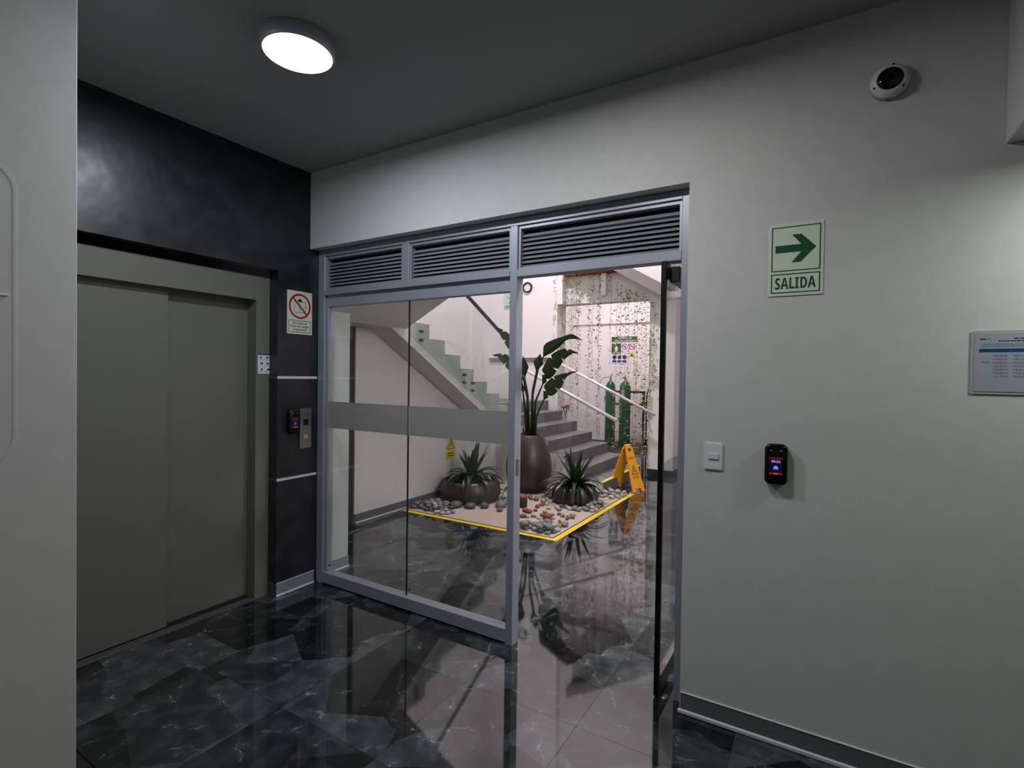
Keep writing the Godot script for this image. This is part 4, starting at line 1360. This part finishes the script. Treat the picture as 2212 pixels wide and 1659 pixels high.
	prism(st, PackedVector2Array([Vector2(0.195, -0.035), Vector2(0.275, -0.18), Vector2(0.115, -0.18)]), 0.006, 0.008)
	obj("warning_triangle", st, M.yellow, s)
	st = S()
	prism(st, PackedVector2Array([Vector2(0.198, -0.085), Vector2(0.225, -0.145), Vector2(0.195, -0.16), Vector2(0.165, -0.145), Vector2(0.18, -0.12)]), 0.008, 0.009)
	obj("flame_symbol", st, M.ink, s)
	var bl := mat(Color(0.10, 0.10, 0.38), 0.5)
	for k in 3:
		st = S()
		prism(st, disc(0.048, 24), 0.006, 0.008, Transform3D(Basis(), Vector3(-0.235 + k * 0.125, -0.175, 0)))
		obj("blue_symbol", st, bl, s)
		box_part("blue_plate", Vector3(-0.285 + k * 0.125, -0.30, 0.006), Vector3(-0.185 + k * 0.125, -0.245, 0.008), 0.0, mat(Color(0.20, 0.16, 0.48), 0.5), s)
	s = thing("hazard_sign", "tall yellow sign strip on the far wall next to the column", "sign", Vector3(-0.20, 2.18, -9.46))
	box_part("board", Vector3(-0.09, -0.33, 0), Vector3(0.2, 0.32, 0.005), 0.001, M.paper, s)
	box_part("yellow_field", Vector3(-0.085, -0.11, 0.005), Vector3(0.195, 0.31, 0.006), 0.0, mat(Color(0.93, 0.68, 0.10), 0.5), s)
	box_part("symbol", Vector3(-0.06, -0.08, 0.006), Vector3(0.16, -0.02, 0.007), 0.0, mat(Color(0.30, 0.22, 0.05), 0.5), s)

func cylinder(at: Vector3, r: float, meter: bool, label: String) -> void:
	var s := thing("oxygen_cylinder", label, "gas cylinder", at)
	var st := S(true)
	lathe(st, [Vector2(0, 0), Vector2(r * 0.92, 0), Vector2(r, 0.02), Vector2(r, 1.24), Vector2(r * 0.97, 1.30), Vector2(r * 0.84, 1.36), Vector2(r * 0.6, 1.41), Vector2(r * 0.34, 1.435), Vector2(r * 0.28, 1.45), Vector2(0, 1.45)], 36)
	obj("tank", st, M.green_tank, s)
	st = S(true)
	lathe(st, [Vector2(0.022, 1.45), Vector2(0.024, 1.50), Vector2(0.016, 1.52), Vector2(0.016, 1.57), Vector2(0, 1.575)], 16)
	obj("valve", st, M.steel, s)
	if meter:
		st = S(true)
		tube(st, PackedVector3Array([Vector3(0, 1.53, 0), Vector3(0.035, 1.56, 0.03), Vector3(0.035, 1.66, 0.03)]), 0.014, 10)
		obj("flowmeter", st, mat(Color(0.72, 0.72, 0.78), 0.3), s)
		st = S(true)
		tube(st, PackedVector3Array([Vector3(-0.02, 1.53, 0.02), Vector3(-0.13, 1.52, 0.04), Vector3(-0.22, 1.44, 0.05), Vector3(-0.26, 1.30, 0.05), Vector3(-0.27, 1.18, 0.04), Vector3(-0.22, 1.12, 0.04), Vector3(-0.20, 1.18, 0.04), Vector3(-0.25, 1.22, 0.04)]), 0.006, 8)
		obj("hose", st, mat(Color(0.35, 0.33, 0.33), 0.5), s)
		box_part("tag", Vector3(-0.115, 0.98, r * 0.72), Vector3(-0.045, 1.11, r * 0.72 + 0.006), 0.002, mat(Color(0.35, 0.55, 0.82), 0.5), s)
		box_part("tag_mark", Vector3(-0.09, 1.02, r * 0.72 + 0.006), Vector3(-0.07, 1.075, r * 0.72 + 0.007), 0.0, mat(Color(0.12, 0.22, 0.55), 0.5), s)
	else:
		st = S()
		prism(st, rrect(0.075, 0.17, 0.01, 4), r * 0.97, r + 0.004, Transform3D(Basis(), Vector3(-0.01, 1.16, 0)))
		obj("paper_label", st, mat(Color(0.62, 0.68, 0.55), 0.6), s)

func build_vines() -> void:
	var r := RandomNumberGenerator.new()
	r.seed = 21
	var s := thing("planter_trough", "reddish brown planter trough along the beam from which the vines hang", "planter", Vector3(-0.22, 3.30, -5.64))
	box_part("trough", Vector3(-0.47, -0.045, -0.115), Vector3(0.43, 0.06, 0.02), 0.008, mat(Color(0.48, 0.20, 0.12), 0.8), s)
	box_part("rim", Vector3(-0.475, 0.045, 0.015), Vector3(0.435, 0.068, 0.03), 0.004, mat(Color(0.55, 0.27, 0.17), 0.8), s)
	var ms := []
	for c in [Color(0.56, 0.54, 0.22), Color(0.42, 0.44, 0.18), Color(0.66, 0.60, 0.28)]:
		var m := mat(c, 0.6)
		m.backlight_enabled = true
		m.backlight = c * 0.7
		ms.append(m)
	var sm := mat(Color(0.30, 0.27, 0.14), 0.7)
	# [x, z, top, bottom, leaves per metre]
	var rows := [[-0.817, -5.605, 3.319, 1.298, 15], [-0.706, -5.645, 3.289, 0.914, 17], [-0.64, -5.605, 3.289, 1.904, 16], [-0.518, -5.585, 3.289, 0.944, 26], [-0.438, -5.615, 3.289, 1.399, 20], [-0.383, -5.585, 3.289, 0.61, 26], [-0.207, -5.605, 3.289, 0.691, 30], [-0.155, -5.645, 3.289, 1.5, 18], [-0.019, -5.585, 3.289, 0.54, 36], [0.158, -5.645, 3.289, 1.752, 12], [0.284, -5.585, 3.066, 0.408, 26], [0.342, -5.615, 3.036, 0.61, 24], [0.411, -5.645, 2.985, 0.994, 16], [0.484, -5.585, 2.965, 0.317, 28], [0.573, -5.615, 2.915, 0.348, 24], [0.628, -5.585, 2.884, 0.287, 36], [0.694, -5.605, 2.844, 0.469, 24], [0.765, -5.585, 2.793, 0.287, 34], [0.825, -5.615, 2.763, 0.893, 16], [0.901, -5.585, 2.713, 1.348, 10]]
	var ords := ["first", "second", "third", "fourth", "fifth", "sixth", "seventh", "eighth", "ninth", "tenth"]
	var row := 0
	for q in rows:
		var n := int((q[2] - q[3]) / 0.08)
		var pts := PackedVector3Array()
		for k in n + 1:
			var y := lerpf(0.0, q[3] - q[2], float(k) / n)
			pts.append(Vector3(r.randf_range(-0.011, 0.011), y, r.randf_range(-0.01, 0.01)))
		var what: String = "leafy hanging vine strand, %s from the white pilaster at the left" % ords[row] if row < 10 else "leafy hanging vine strand, %s from the white column at the right" % ords[19 - row]
		row += 1
		var v := thing("hanging_vine", what, "vine", Vector3(q[0], q[2], q[1]), 0.0, "hanging vine strands before the far wall")
		var st := S()
		tube(st, pts, 0.0022, 5, false)
		obj("strand", st, sm, v)
		st = S()
		var m := int((q[2] - q[3]) * q[4] * 2.3)
		for k in m:
			var y := r.randf_range(q[3] - q[2], 0.0)
			var a := r.randf() * TAU
			var o := Vector3(cos(a), 0, sin(a))
			var b := Vector3(o.x * r.randf_range(0.0, 0.03), y, o.z * 0.02)
			var L := r.randf_range(0.028, 0.050)
			var d := (o + Vector3(0, r.randf_range(-0.9, 0.3), 0)).normalized()
			var x := d.cross(Vector3(r.randf() - 0.5, 1, r.randf() - 0.5)).normalized()
			var nn := x.cross(d)
			var tip := b + d * L
			var c1 := b + d * L * 0.45 + x * L * 0.42 + nn * L * 0.12
			var c2 := b + d * L * 0.45 - x * L * 0.42 + nn * L * 0.12
			tri(st, b, c1, tip, nn)
			tri(st, b, tip, c2, nn)
		var lv := obj("leaves", st, ms[0 if q[0] < -0.3 else (1 if r.randf() < 0.6 else 2)], v)
		lv.set_meta("kind", "stuff")
